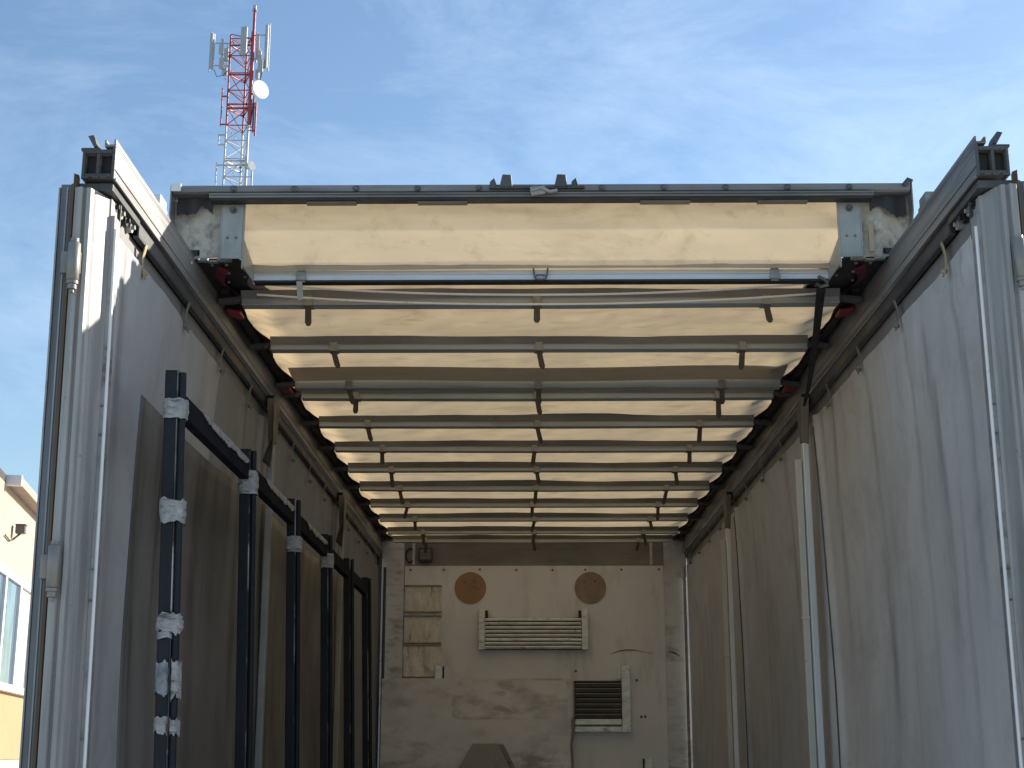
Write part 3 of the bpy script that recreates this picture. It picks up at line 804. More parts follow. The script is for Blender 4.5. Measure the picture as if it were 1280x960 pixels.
# grey doubled strip of tarpaulin
MB().grid(60, 6, lambda u, v: (-1.09 + 2.18 * u, 2.36 + 0.19 * v, 3.5215 + 0.004 * math.sin(u * 9) - 0.006 * math.sin(v * 3.1) - 0.012 * v + .025 * max(0, u - .7) * (1 - v)), True).build('doubled_strip', M['grey_tarp'], T, recalc=False)

# dark red side skirts of the roof, scalloped between bows, and the roof slide rail
for s in (-1, 1):
    def skirt(u, v, s=s):
        y = 1.05 + 6.68 * u
        ys = [1.05] + BOWS + [7.68]
        for a, c in zip(ys[:-1], ys[1:]):
            if a <= y <= c: break
        t = (y - a) / (c - a)
        inner = 1.125 - 0.045 * (abs(2 * t - 1) ** 2) + 0.008 * fbm(y * 6, s)
        x = inner + (1.296 - inner) * v
        zk = ((0, 3.520), (0.4, 3.556), (0.8, 3.556), (0.95, 3.545), (1.0, 3.49))
        for (va, za), (vb, zb) in zip(zk[:-1], zk[1:]):
            if va <= v <= vb: break
        z = za + (zb - za) * (v - va) / (vb - va)
        return (s * x, y, z)
    MB().grid(260, 20, skirt, True).build('roof_skirt', M['red'], T, recalc=False)
    MB().box(s * 1.135, s * 1.165, 1.3, 7.65, 3.520, 3.535).build('roof_slide_rail', M['black'], T)
    for y in (1.50, 2.68):
        MB().obox((s * 1.150, y, 3.502), (1, 0, 0.2 * s), (0, 1, 0), (-0.2 * s, 0, 1), 0.055, 0.08, 0.014).build('red_slide_pad', M['red_pad'], T, bevel=0.004)

# ---- raised rear flap: folded cream tarpaulin panel, end beam, brackets, carriages
FT, FB = 0.945, 1.040
def flap_y(z): return FB + (FT - FB) * (z - 3.50) / 0.26
def flapf(u, v):
    x = -1.030 + 2.06 * u
    # three folds: upper face leans back, middle pushes out, lower tucks in
    ks = [(0.0, 3.515, -0.006), (0.22, 3.549, 0.016), (0.23, 3.551, 0.014), (0.58, 3.640, -0.014), (0.59, 3.642, -0.012), (1.0, 3.772, 0.056)]
    for (a, za, da), (c, zc, dc) in zip(ks[:-1], ks[1:]):
        if a <= v <= c: break
    t = (v - a) / (c - a)
    z = za + (zc - za) * t + 0.004 * math.sin(2.2 * x + 1) * (v < 0.3)
    d = da + (dc - da) * t
    edge = max(0, abs(x) - 0.98) / 0.06
    return (x, flap_y(z) + d + 0.004 * fbm(x * 3, z * 9, 2) + 0.006 * edge * math.sin(z * 50), z)
MB().grid(100, 40, flapf, True).build('roof_flap', M['flap'], T, recalc=False)

b = MB()
pz = 3.735
b.prism([(0.905, pz + .012), (0.895, pz + .018), (0.895, pz + 0.040), (0.915, pz + 0.046), (0.985, pz + 0.048), (0.985, pz + 0.012)], 'x', -1.258, 1.258)
eb = b.build('roof_end_beam', M['end_alu'], T, bevel=0.002)
b = MB()
b.box(-1.13, 1.13, 0.885, 0.93, pz - 0.008, pz + 0.009)
b.box(-1.13, 1.13, 0.878, 0.8845, pz + 0.000, pz + 0.006)
b.build('lower_profile', M['end_alu'], eb, bevel=0.002)
b = MB().box(-1.128, 1.128, 0.890, 0.93, pz - 0.016, pz - 0.0085)
for x in (-0.80, -0.42, 0.34, 0.74): MB().box(x, x + 0.17, 0.903, 0.93, pz - 0.022, pz - 0.0155).build('lip_tab', M['pocket'], eb)
b.build('rubber_lip', M['rubber'], eb)
for k in range(11):
    x = -1.05 + 0.21 * k
    MB().tube([(x, 0.8945, pz + 0.026), (x, 0.892, pz + 0.026), (x, 0.8918, pz + 0.026), (x, 0.886, pz + 0.026)], [0.012, 0.012, 0.0075, 0.0065], 8).build('beam_bolt', M['bolt'], eb)
# latch keepers in the middle of the end beam
b = MB()
b.box(-0.175, -0.03, 0.880, 0.893, pz + 0.020, pz + 0.030)
b.box(0.02, 0.15, 0.880, 0.893, pz + 0.020, pz + 0.030)
for xa in (-0.118, 0.068):
    b.add([(xa - .022, .875, pz + .024), (xa + .022, .875, pz + .024), (xa + .018, .87, pz + .066), (xa - .012, .87, pz + .068),
           (xa - .022, .905, pz + .024), (xa + .022, .905, pz + .024), (xa + .018, .90, pz + .066), (xa - .012, .90, pz + .068)],
          [(0, 1, 2, 3), (7, 6, 5, 4), (0, 4, 5, 1), (1, 5, 6, 2), (2, 6, 7, 3), (3, 7, 4, 0)])
for xa in (-0.160, 0.118):
    b.add([(xa - .013, .878, pz + .024), (xa + .013, .878, pz + .024), (xa + .002, .876, pz + .058), (xa - .013, .878, pz + .024 + .02),
           (xa - .013, .900, pz + .024), (xa + .013, .900, pz + .024), (xa + .002, .898, pz + .058), (xa - .013, .900, pz + .024 + .02)],
          [(0, 1, 2, 3), (7, 6, 5, 4), (0, 4, 5, 1), (1, 5, 6, 2), (2, 6, 7, 3), (3, 7, 4, 0)])
b.build('latch_keeper', M['alu_dark'], eb, bevel=0.003)
b = MB()
b.obox((-0.010, 0.868, pz + 0.006), (1, 0, .15), (0, 1, 0), (-.15, 0, 1), 0.05, 0.014, 0.03)
b.tube([(-0.03, .862, pz + .004), (0.0, .858, pz + .014), (0.03, .860, pz + .0), (0.055, .866, pz + .006)], 0.007, 8)
b.build('latch_tongue', M['bracket'], eb, bevel=0.003)
MB().box(-1.262, -1.228, 0.888, 0.894, pz + 0.018, pz + 0.046).build('beam_end_cap', M['seal'], eb, bevel=0.002)
MB().tube([(1.235, 0.89, pz + 0.03), (1.25, 0.885, pz + 0.048), (1.262, 0.888, pz + 0.042)], 0.009, 8).build('beam_end_cap', M['alu_dark'], eb)

for s in (-1, 1):
    # upright flat arm
    b = MB()
    b.box(s * 1.020, s * 1.090, 0.935, 0.940, 3.525, pz + 0.010)
    b.box(s * 1.015, s * 1.0195, 0.935, 0.950, 3.49, pz + 0.010)
    b.box(s * 1.0905, s * 1.095, 0.935, 0.950, 3.525, pz + 0.010)
    # sloped cheek below, running in to the crossbar
    b.add([(s * 1.0190, .941, 3.60), (s * 1.0190, .941, 3.50), (s * 1.000, 1.05, 3.478), (s * 1.000, 1.05, 3.53),
           (s * 1.0145, .941, 3.60), (s * 1.0145, .941, 3.50), (s * 0.9955, 1.05, 3.478), (s * 0.9955, 1.05, 3.53)],
          [(0, 1, 2, 3), (7, 6, 5, 4), (0, 4, 5, 1), (1, 5, 6, 2), (2, 6, 7, 3), (3, 7, 4, 0)])
    arm = b.build('flap_arm', M['bracket'], T, bevel=0.0015)
    b = MB().tube([(s * 1.055, 0.934, 3.700), (s * 1.055, 0.928, 3.700)], 0.012, 16)
    b.tube([(s * 1.055, 0.9285, 3.700), (s * 1.055, 0.922, 3.700)], 0.007, 6)
    b.build('arm_bolt', M['bolt'], arm)
    for xx in (1.041, 1.070): MB().tube([(s * xx, 0.936, 3.60), (s * xx, 0.931, 3.60)], 0.004, 10).build('arm_rivet', M['bolt'], arm)
    if s > 0:
        MB().box(1.118, 1.135, 0.938, 0.948, 3.545, 3.645).build('wooden_wedge', M['wedge'], arm, bevel=0.001)
    # sooty end tarpaulin
    def et(u, v, s=s):
        x = 1.092 + 0.170 * u
        z = 3.535 + 0.205 * v
        w = 0.016 if s > 0 else 0.006
        return (s * x, 0.955 + w * fbm(x * 16, z * 14, s * 3.0) + 0.02 * u * (1 - v), z)
    MB().grid(26, 34, et, True).build('end_tarpaulin', M['dirty_white'], T, recalc=False)
    # torn black flap under the end beam
    def tf(u, v, s=s):
        x = 1.125 + 0.125 * u
        zb = 3.690 + 0.022 * fbm(u * 4 + 3 * s, 1.3) + 0.018 * math.sin(u * 6)
        z = pz + 0.012 - (pz + 0.012 - zb) * v
        return (s * x, 0.935 + 0.006 * math.sin(u * 9), z)
    MB().grid(24, 6, tf, True).build('torn_rubber_flap', M['rubber'], T, recalc=False)
    # outer end plate of the flap, edge-on against the sky
    MB().prism([(0.90, pz + .045), (0.985, pz + .045), (1.02, 3.56), (0.965, 3.56), (0.90, 3.68)], 'x', s * 1.262, s * 1.267).build('end_cheek', M['end_alu'], T, bevel=0.001)
    # rail carriage: black plate with C-section end
    c = MB()
    c.prism([(s * 1.235, 0.985), (s * 1.04, 0.985), (s * 0.968, 1.14), (s * 0.968, 1.38), (s * 1.04, 1.46), (s * 1.235, 1.50)] , 'z', 3.537, 3.543)
    car = c.build('roof_carriage', M['black'], T, bevel=0.001)
    MB().prism([(s * 1.24, 0.962), (s * 1.17, 0.962), (s * 1.16, 1.5), (s * 1.24, 1.5)], 'z', 3.545, 3.566).build('carriage_cover', M['black'], car)
    cs = MB()
    y0, y1 = 0.962, 0.984
    zc = 3.528
    for xa, xb_, za, zb_ in ((1.172, 1.176, 0, .034), (1.145, 1.1715, 0, .004), (1.141, 1.1448, 0, .017), (1.108, 1.1405, -.004, .000), (1.104, 1.1078, 0, .017), (1.066, 1.1035, 0, .004), (1.061, 1.0655, 0, .030)):
        cs.box(s * xa, s * xb_, y0, y1, zc + za, zc + zb_)
    cs.build('carriage_section', M['bracket'], car)
    for x_, y_ in ((1.14, 1.03), (1.09, 1.03), (1.10, 1.12), (1.05, 1.16), (1.12, 1.22), (1.03, 1.27)):
        MB().tube([(s * x_, y_, 3.5385), (s * x_, y_, 3.532)], 0.006, 8).build('carriage_rivet', M['bracket'], car)

# ---- headboard
hb = MB()
hb.box(-1.27, 1.27, 7.685, 7.73, 1.10, 3.62)
H = hb.build('headboard', M['wall'], T)
for x0, x1 in ((-1.19, -1.012), (1.031, 1.225)):
    MB().box(x0, x1, 7.655, 7.6845, 1.10, 3.55).build('corner_panel', M['wall'], H, bevel=0.003)
MB().box(-1.010, 1.028, 7.668, 7.6845, 3.318, 3.55).build('top_band', M['band'], H)
b = MB()
for x in (-0.94, 0.935): b.box(x - 0.012, x + 0.012, 7.655, 7.6675, 3.325, 3.54)
b.build('band_strut', M['wall'], H, bevel=0.002)
lb = MB().box(-0.90, -0.79, 7.60, 7.6675, 3.345, 3.455)
mk = lb.build('marker_box', M['alu_dark'], H, bevel=0.008)
MB().box(-0.885, -0.805, 7.594, 7.5995, 3.36, 3.44).build('marker_lens', M['band'], H, bevel=0.003)
MB().tube([(-0.97 + 0.03 * math.cos(a), 7.655, 3.40 + 0.055 * math.sin(a)) for a in [0.9 + k * 0.35 for k in range(14)]], 0.006, 8).build('cable_loop', M['rubber'], H)
MB().box(-1.006, 1.030, 7.652, 7.667, 1.10, 3.316).build('plywood_lining', M['ply'], H, bevel=0.002)
for k in range(8):
    x = -0.97 + 0.2786 * k + random.uniform(-.012, .012); z = 3.285 + random.uniform(-.004, .004)
    MB().tube([(x, 7.654, z), (x, 7.647, z)], 0.009, 8).build('screw', M['bolt'], H)
for x, z in ((0.80, 2.43), (0.33, 2.50), (0.83, 2.155), (0.86, 2.157), (-0.16, 2.43), (-0.52, 2.29)):
    MB().tube([(x, 7.654, z), (x, 7.645, z)], 0.011, 8).build('screw', M['bolt'], H)
b = MB()
pts = [(0.61 + 0.32 * k / 16, 7.6505, 2.632 + 0.030 * math.sin(math.pi * (k / 16) ** 0.8)) for k in range(17)]
b.tube(pts, [0.0012 + 0.0035 * math.sin(math.pi * min(1, k / 12)) for k in range(17)], 6)
b.tube([(1.05, 7.653, 2.65), (1.10, 7.653, 2.64), (1.14, 7.653, 2.612)], [0.002, 0.006, 0.002], 6)
b.build('scuff_mark', M['bolt'], H)
for (x, m) in ((-0.490, M['disc']), (0.452, M['disc2'])):
    d = MB().tube([(x, 7.6515, 3.142), (x, 7.644, 3.142)], 0.124, 48)
    di = d.build('round_cap', m, H, bevel=0.002)
    for dx, dz in ((-0.045, 0.045), (0.035, 0.05)):
        MB().tube([(x + dx, 7.646, 3.142 + dz), (x + dx, 7.640, 3.142 + dz)], 0.008, 8).build('screw', M['bolt'], H)

# plastic patches taped to the plywood
for (z0, z1, pull) in ((2.955, 3.160, 0.3), (2.715, 2.925, 0.1), (2.455, 2.700, 1.0)):
    def pf(u, v, z0=z0, z1=z1, pull=pull):
        x = -1.000 + 0.285 * u
        z = z0 + (z1 - z0) * v
        return (x + pull * 0.012 * math.sin(v * 6 + u * 3), 7.640 + 0.007 * fbm(u * 5 + z0 * 9, v * 3 * (0.4 + pull), pull) + 0.006 * pull * math.sin(u * 14 + v * 2), z)
    pt = MB().grid(36, 30, pf, True).build('plastic_patch', M['patch'], H, recalc=False)
    for zz in (z0 - 0.002, z1 - 0.002):
        MB().grid(24, 2, lambda u, v, zz=zz: (-1.005 + 0.293 * u, 7.630 + 0.002 * math.sin(u * 17), zz - 0.006 + 0.012 * v + 0.003 * fbm(u * 6, zz * 7)), True).build('tape_edge', M['tape_strip'], H, solid=0.002, recalc=False)

# slatted holder of stacked aluminium side boards, upper
gx0, gx1 = -0.422, 0.428
def upper_holder():
    hold = MB().box(gx0 + 0.02, gx1 - 0.02, 7.636, 7.6505, 2.662, 2.905).build('board_holder', M['slat_dark'], T)
    for xa, xb_ in ((gx0, gx0 + 0.050), (gx1 - 0.050, gx1)):
        MB().box(xa, xb_, 7.575, 7.6355, 2.660, 2.970).build('holder_upright', M['slat'], hold, bevel=0.003)
    for s_, x in ((1, gx0 + 0.051), (-1, gx1 - 0.051)):
        e = MB().box(x, x + s_ * 0.056, 7.642, 7.6505, 2.915, 2.968)
        e.tube([(x + s_ * 0.036, 7.6415, 2.935), (x + s_ * 0.036, 7.636, 2.935)], 0.008, 8)
        e.build('holder_ear', M['galv'], hold)
        MB().box(x + s_ * .0005, x + s_ * 0.022, 7.60, 7.641, 2.905, 2.962).build('holder_gap', M['rubber'], hold)
    for k in range(8):
        z = 2.668 + 0.0302 * k
        dx = random.uniform(-.002, .002)
        m = MB().prism([(7.586 + random.uniform(-.003, .003), z), (7.583, z + 0.012), (7.590, z + 0.0225), (7.632, z + 0.0225), (7.632, z)], 'x', gx0 + 0.0515 + dx, gx1 - 0.0515 + dx)
        m.build('slat', M['slat'], hold, bevel=0.002)
        if k < 7:
            MB().box(gx0 + 0.052, gx1 - 0.052, 7.606, 7.630, z + 0.0228, z + 0.0300).build('slat_gap', M['rubber'], hold)
    return hold
upper_holder()

def lower_holder():
    hold = MB().box(0.678, 0.745, 7.575, 7.6505, 2.040, 2.540).build('board_holder', M['slat'], T, bevel=0.003)
    MB().box(0.316, 0.6775, 7.590, 7.6505, 2.042, 2.082).build('slat', M['slat'], hold, bevel=0.003)
    MB().box(0.640, 0.6775, 7.643, 7.6505, 2.44, 2.538).tube([(0.655, 7.6425, 2.52), (0.655, 7.636, 2.52)], 0.008, 8).build('holder_ear', M['galv'], hold)
    MB().box(0.320, 0.676, 7.585, 7.6505, 2.095, 2.138).build('slat', M['slat'], hold, bevel=0.003)
    MB().box(0.318, 0.677, 7.63, 7.6505, 2.139, 2.415).build('holder_back', M['slat_dark'], hold)
    for k in range(7):
        z = 2.146 + 0.0385 * k
        MB().box(0.322, 0.675, 7.590, 7.6295, z, z + 0.029).build('slat', M['slat_dark'], hold, bevel=0.002)
        e = MB().box(0.324, 0.673, 7.5865, 7.5895, z + 0.0245, z + 0.0295)
        e.build('slat_edge', M['clip'], hold)
    MB().box(0.312, 0.677, 7.60, 7.6505, 2.4155, 2.425).build('holder_top', M['alu_dark'], hold)
lower_holder()
# loose single brackets
for xa, xb_, z0, z1, si in ((-0.755, -0.700, 2.440, 2.535, 1), (0.845, 0.905, 1.50, 1.845, -1)):
    b = MB().box(xa, xb_, 7.58, 7.6505, z0, z1)
    bk = b.build('board_bracket', M['slat'], T, bevel=0.003)
    xe = xb_ + 0.012 if si > 0 else xa - 0.047
    e = MB().box(xe, xe + 0.035, 7.643, 7.6505, z1 - 0.095, z1 - 0.003)
    e.tube([(xe + .018, 7.6425, z1 - .025), (xe + .018, 7.637, z1 - .025)], 0.008, 8)
    e.build('holder_ear', M['galv'], bk)
    MB().box(min(xb_, xe + .035) if si > 0 else xe + .036, max(xb_, xe) if si > 0 else xa, 7.625, 7.6505, z1 - 0.095, z1).build('holder_gap', M['rubber'], bk)
# fittings on the front corners
MB().box(1.165, 1.205, 7.60, 7.654, 3.22, 3.40).build('corner_bracket', M['wall'], H, bevel=0.004)
for s, x in ((-1, -1.205), (1, 1.232)):
    b = MB().tube([(x, 7.60, 1.1), (x, 7.60, 3.40)], 0.022, 12)
    b.tube([(x - s * 0.045, 7.61, 1.1), (x - s * 0.045, 7.61, 3.30)], 0.012, 10)
    b.build('corner_tube', M['alu_dark'] if s < 0 else M['alu'], H)
b = MB().tube([(-1.10, 7.55, 1.70), (-1.10, 7.55, 1.86), (-1.115, 7.55, 1.89), (-1.15, 7.55, 1.895)], 0.010, 8)
b.build('hook_rod', M['rubber'], H)

# ================================================================== loose things in the trailer
# stained sheet leaning against the headboard lining
def round_rect(x0, x1, z0, z1, r):
    pts = []
    for cx, cz, a0 in ((x1 - r, z1 - r, 0), (x0 + r, z1 - r, 90), (x0 + r, z0 + r, 180), (x1 - r, z0 + r, 270)):
        for k in range(5):
            a = R(a0 + 22.5 * k)
            pts.append((cx + r * math.cos(a), cz + r * math.sin(a)))
    return pts
bt = empty('loose_board', (-0.46, 7.55, 1.10), 'stained pinkish grey sheet of board propped on the floor against the beige front wall', 'board')
MB().prism(round_rect(-1.16, 0.300, 1.10, 2.440, 0.008), 'y', 7.540, 7.558).build('board_sheet', M['board'], bt, bevel=0.002)
rb = MB().prism(round_rect(-0.62, 0.262, 2.135, 2.425, 0.05), 'y', 7.5382, 7.5397)
rb.build('thin_overlay', M['board'], bt)
cr_ = MB().tube([(0.292, 7.534, 1.10), (0.300, 7.534, 1.6), (0.288, 7.533, 1.95), (0.300, 7.534, 2.05), (0.296, 7.534, 2.13), (0.315, 7.535, 2.17)], 0.009, 8)
cr_.build('torn_edge_strip', M['band'], bt)

# tapered cover standing in front of it
cv = empty('tapered_cover', (-0.35, 7.40, 1.10), 'grey brown tapered sheet cover standing on the floor before the stained board', 'cover')
def frustum(x0b, x1b, x0t, x1t, yb0, yb1, yt0, yt1, z0, z1):
    vs = [(x0b, yb0, z0), (x1b, yb0, z0), (x1b, yb1, z0), (x0b, yb1, z0), (x0t, yt0, z1), (x1t, yt0, z1), (x1t, yt1, z1), (x0t, yt1, z1)]
    return MB().add(vs, [(0, 3, 2, 1), (4, 5, 6, 7), (0, 1, 5, 4), (1, 2, 6, 5), (2, 3, 7, 6), (3, 0, 4, 7)])
frustum(-0.96, 0.16, -0.452, -0.262, 7.33, 7.50, 7.36, 7.50, 1.10, 1.955).build('cover_front', M['cover'], cv, bevel=0.004)
frustum(0.165, 0.205, -0.257, -0.225, 7.335, 7.50, 7.365, 7.50, 1.10, 1.950).build('cover_flange', M['band'], cv, bevel=0.004)

# ---- dark navy steel rack along the left curtain
rk = empty('steel_rack', (-1.02, 2.6, 1.10), 'long dark navy steel rack of six uprights bound with white tape along the left curtain', 'rack')
SHEAR[0], SHEAR[1] = 0.030, 2.92
RY = [0.15, 1.225, 2.243, 3.263, 4.161, 5.06]
def lean(z): return -1.0 + 0.000 * (2.92 - z)
ups = []
for i, y in enumerate(RY):
    b = MB()
    b.prism([(-1.052, y), (-1.019, y), (-1.019, y + 0.045), (-1.052, y + 0.045)], 'z', 1.10, 2.925)
    up = b.build('upright', M['navy'], rk, bevel=0.003)
    MB().box(-1.0185, -1.0150, y + 0.001, y + 0.03, 1.10, 2.925).build('worn_edge', M['chipped'], up)
    MB().tube([(-1.0045, y + 0.010, 1.10), (-1.0045, y + 0.010, 2.918)], 0.0098, 14).build('edge_tube', M['navy'], up)
    ups.append(up)
for i in range(len(RY) - 1):
    y0, y1 = RY[i] + 0.0455, RY[i + 1] - 0.0005
    MB().box(-1.050, -1.018, y0, y1, 2.815, 2.880).build('top_rail', M['navy_rail'], rk, bevel=0.003)
    MB().box(-1.050, -1.018, y0, y1, 1.14, 1.20).build('bottom_rail', M['navy'], rk, bevel=0.003)
# plaster-white smear along the first rails
for i in (0, 1, 2):
    y0, y1 = RY[i] + 0.30, RY[i + 1] - 0.02
    def sm(u, v, y0=y0, y1=y1):
        y = y0 + (y1 - y0) * u
        w = 0.024 + 0.010 * fbm(y * 9, 2.0) + 0.006 * fbm(y * 30, 4)
        w *= min(1, u * 6, (1 - u) * 8 + 0.3)
        return (-1.0145 - 0.001 * math.sin(v * 3.1), y, 2.8815 - max(0.001, w) * v + 0.002 * fbm(y * 20, 7))
    MB().grid(60, 3, sm, True).build('white_smear', M['tape'], rk, solid=0.003, recalc=False)

def tape_wrap(y, z0, z1, m, x0=-1.056, x1=-0.9925, seed=0, ragged=0.003, gap=False):
    """crumpled tape wound round an upright"""
    cx, cy = (x0 + x1) / 2, y + 0.021
    hx, hy = (x1 - x0) / 2, 0.030
    def f(u, v):
        a = 2 * math.pi * u
        q = 3.2
        ca, sa = math.cos(a), math.sin(a)
        rx = hx * math.copysign(abs(ca) ** (2 / q), ca); ry = hy * math.copysign(abs(sa) ** (2 / q), sa)
        w = 1 + 0.06 * fbm(ca * 2 + seed, sa * 2, v * 4) 
        za = z0 + ragged * fbm(ca * 1.2 + seed, sa * 1.2, 1.0) * 1.6; zb = z1 + ragged * fbm(ca * 1.2, sa * 1.2 + seed, 5.0) * 1.6
        return (cx + rx * w, cy + ry * w, za + (zb - za) * v)
    return MB().grid(60, 14, f, True).build('tape_wrap', m, rk, recalc=False)
tape_wrap(0.15, 2.787, 2.842, M['tape'], seed=1)
tape_wrap(0.15, 2.498, 2.556, M['tape'], seed=2, ragged=0.007)
tape_wrap(0.15, 2.205, 2.252, M['tape'], seed=3, ragged=0.009)
tape_wrap(0.15, 2.188, 2.206, M['tape_blue'], x0=-1.0545, x1=-1.012, seed=4)
tape_wrap(0.15, 2.045, 2.125, M['tape_blue'], x0=-1.0555, x1=-1.018, seed=5, ragged=0.006)
tape_wrap(0.15, 2.035, 2.130, M['tape'], x0=-1.0135, x1=-0.9925, seed=6, ragged=0.008)
tape_wrap(0.15, 1.942, 1.985, M['tape'], x0=-1.0555, x1=-1.018, seed=7, ragged=0.009)
tape_wrap(0.15, 1.942, 1.985, M['tape'], x0=-1.0135, x1=-0.9930, seed=8, ragged=0.009)
tape_wrap(1.225, 2.765, 2.845, M['tape'], seed=9)
# loose overlapping turns
for yy, za, zb, sd in ((0.15, 2.802, 2.836, 21), (0.15, 2.515, 2.562, 22), (0.15, 2.214, 2.240, 23), (1.225, 2.785, 2.830, 24), (2.243, 2.715, 2.752, 25), (3.263, 2.772, 2.815, 26)):
    tape_wrap(yy, za, zb, M['tape'], x0=-1.0585, x1=-0.9905, seed=sd, ragged=0.006)
tape_wrap(2.243, 2.70, 2.765, M['tape'], seed=10)
tape_wrap(3.263, 2.76, 2.83, M['tape'], seed=11)

SHEAR[0] = 0.0
# ---- black lashing strap, from the crossbar to the first right-hand post head
st = MB()
A, B = Vector((0.975, 1.075, 3.462)), Vector((1.150, 2.36, 3.345))
vs = []
n = 24
def strapf(u, v):
    p = A.lerp(B, u)
    p.z -= 0.045 * math.sin(math.pi * u)
    wx = 0.016 * (1 - 0.55 * u)
    tw = 0.5 * u
    return (p.x + (2 * v - 1) * wx * math.cos(tw), p.y + (2 * v - 1) * wx * math.sin(tw) * .4, p.z + (2 * v - 1) * wx * 0.25)
st.grid(n, 4, strapf, True)
so_ = st.build('lashing_strap', M['webbing'], None, solid=0.003, recalc=False)
tag(so_, 'black lashing strap hanging slack from the roof crossbar to the right rail', 'strap')
MB().tube([(0.960, 1.045, 3.492), (0.985, 1.040, 3.475), (0.995, 1.05, 3.462), (0.97, 1.06, 3.458), (0.955, 1.05, 3.47)], 0.006, 8).build('strap_hook', M['bolt'], so_)

# ================================================================== telecom mast
TX, TY = -15.14, 66.0
mast = empty('telecom_mast', (TX, TY, 0), 'tall red and white lattice mast with antenna panels and dish behind the trailer roof', 'mast')
legs = [(-15.72, 66.0), (-14.56, 66.0), (-15.05, 67.0)]
ZR = 34.0
TOPZ = 39.2
for k, (x, y) in enumerate(legs):
    r = 0.05 if k != 1 else 0.07
    zt = TOPZ if k != 1 else 39.4
    lg = MB().tube([(x - 0.06 * (k == 0), y, 0), (x, y, ZR)], r, 8).build('mast_leg', M['tower_white'], mast)
    MB().tube([(x, y, ZR + .002), (x, y, zt)], r * 1.02, 8).build('mast_leg', M['tower_red'], mast)
def lattice(z0, z1, step, m, r):
    b = MB()
    z = z0; k = 0
    while z < z1 - 0.2:
        zz = min(z + step, z1)
        for i in range(3):
            a = legs[i]; c = legs[(i + 1) % 3]
            b.tube([(a[0], a[1], z), (c[0], c[1], z)], r * 1.15, 6)
            if k % 2 == 0:
                b.tube([(a[0], a[1], z), (c[0], c[1], zz)], r, 6)
            else:
                b.tube([(c[0], c[1], z), (a[0], a[1], zz)], r, 6)
        z = zz; k += 1
    b.build('lattice_bracing', m, mast)
lattice(0.5, ZR, 1.02, M['tower_white'], 0.024)
lattice(ZR, TOPZ + 0.05, 1.0, M['tower_red'], 0.026)
for z in (38.6, 36.9, 35.2, 34.95, 32.0, 31.75):
    b = MB()
    b.tube([Vector((q[0], q[1], z)) for q in legs + legs[:1]], 0.05, 6)
    b.build('mast_ring', M['tower_red'] if z > ZR else M['tower_white'], mast)
MB().tube([(-14.50, 65.95, 34), (-14.50, 65.95, 40.7)], [0.09, 0.075], 10).build('top_pole', M['tower_red'], mast)
b = MB().box(-14.60, -14.42, 65.88, 66.04, 40.70, 40.92); b.tube([(-14.65, 65.95, 40.62), (-14.38, 65.95, 40.60)], 0.05, 8)
b.build('beacon', M['tower_white'], mast, bevel=0.03)
def panel(x, y, z0, z1, w, d, rot, m, arms=()):
    ca, sa = math.cos(rot), math.sin(rot)
    p = MB().obox((x, y, (z0 + z1) / 2), (ca, sa, 0), (-sa, ca, 0), (0, 0, 1), w, d, z1 - z0)
    po = p.build('antenna_panel', m, mast, bevel=0.03)
    bm_ = MB().tube([(x + 0.18 * -sa, y + 0.18 * ca, z0 - 0.1), (x + 0.18 * -sa, y + 0.18 * ca, z1 + 0.15)], 0.04, 8)
    for (zz, tx, ty) in arms:
        bm_.tube([(x + 0.18 * -sa, y + 0.18 * ca, zz), (tx, ty, zz)], 0.035, 6)
    bm_.build('antenna_mount', M['panel_grey'], po)
panel(-16.62, 65.8, 37.1, 39.2, 0.22, 0.12, 0.9, M['panel_grey'], ((38.7, -15.72, 66), (37.4, -15.72, 66)))
panel(-14.93, 65.6, 37.85, 39.45, 0.34, 0.14, 0.0, M['panel_grey'], ((39.1, -15.05, 66.5), (38.2, -15.05, 66.5)))
panel(-14.33, 66.3, 37.9, 39.45, 0.18, 0.10, 0.5, M['tower_white'], ((39.1, -14.56, 66),))
panel(-13.78, 65.9, 37.2, 39.75, 0.20, 0.12, -0.7, M['panel_grey'], ((39.2, -14.56, 66), (37.8, -14.56, 66)))
for (x, y, z, w, h) in ((-16.18, 65.9, 38.3, 0.22, 0.5), (-16.10, 65.9, 37.5, 0.28, 0.6), (-15.88, 65.9, 38.0, 0.24, 0.7), (-15.95, 66.1, 37.1, 0.2, 0.4),
                        (-14.15, 66.0, 38.0, 0.22, 0.5), (-14.02, 65.8, 37.3, 0.26, 0.7), (-14.22, 66.0, 36.9, 0.2, 0.5), (-16.12, 65.9, 38.75, 0.12, 0.3)):
    r_ = MB().box(x - w / 2, x + w / 2, y - 0.1, y + 0.1, z - h / 2, z + h / 2)
    r_.tube([(x, y + .12, z - h), (x, y + .12, z + h)], 0.03, 6)
    r_.build('radio_unit', M['panel_grey'], mast, bevel=0.02)
b = MB()
b.tube([(-16.55, 65.95, 37.25), (-16.35, 65.9, 36.75), (-16.0, 65.9, 36.8), (-15.75, 66, 37.2)], 0.02, 6)
b.tube([(-13.9, 65.9, 37.3), (-14.05, 65.9, 36.4), (-14.3, 65.9, 35.9), (-14.42, 65.9, 34)], 0.03, 6)
b.build('feeder_cable', M['rubber'], mast)
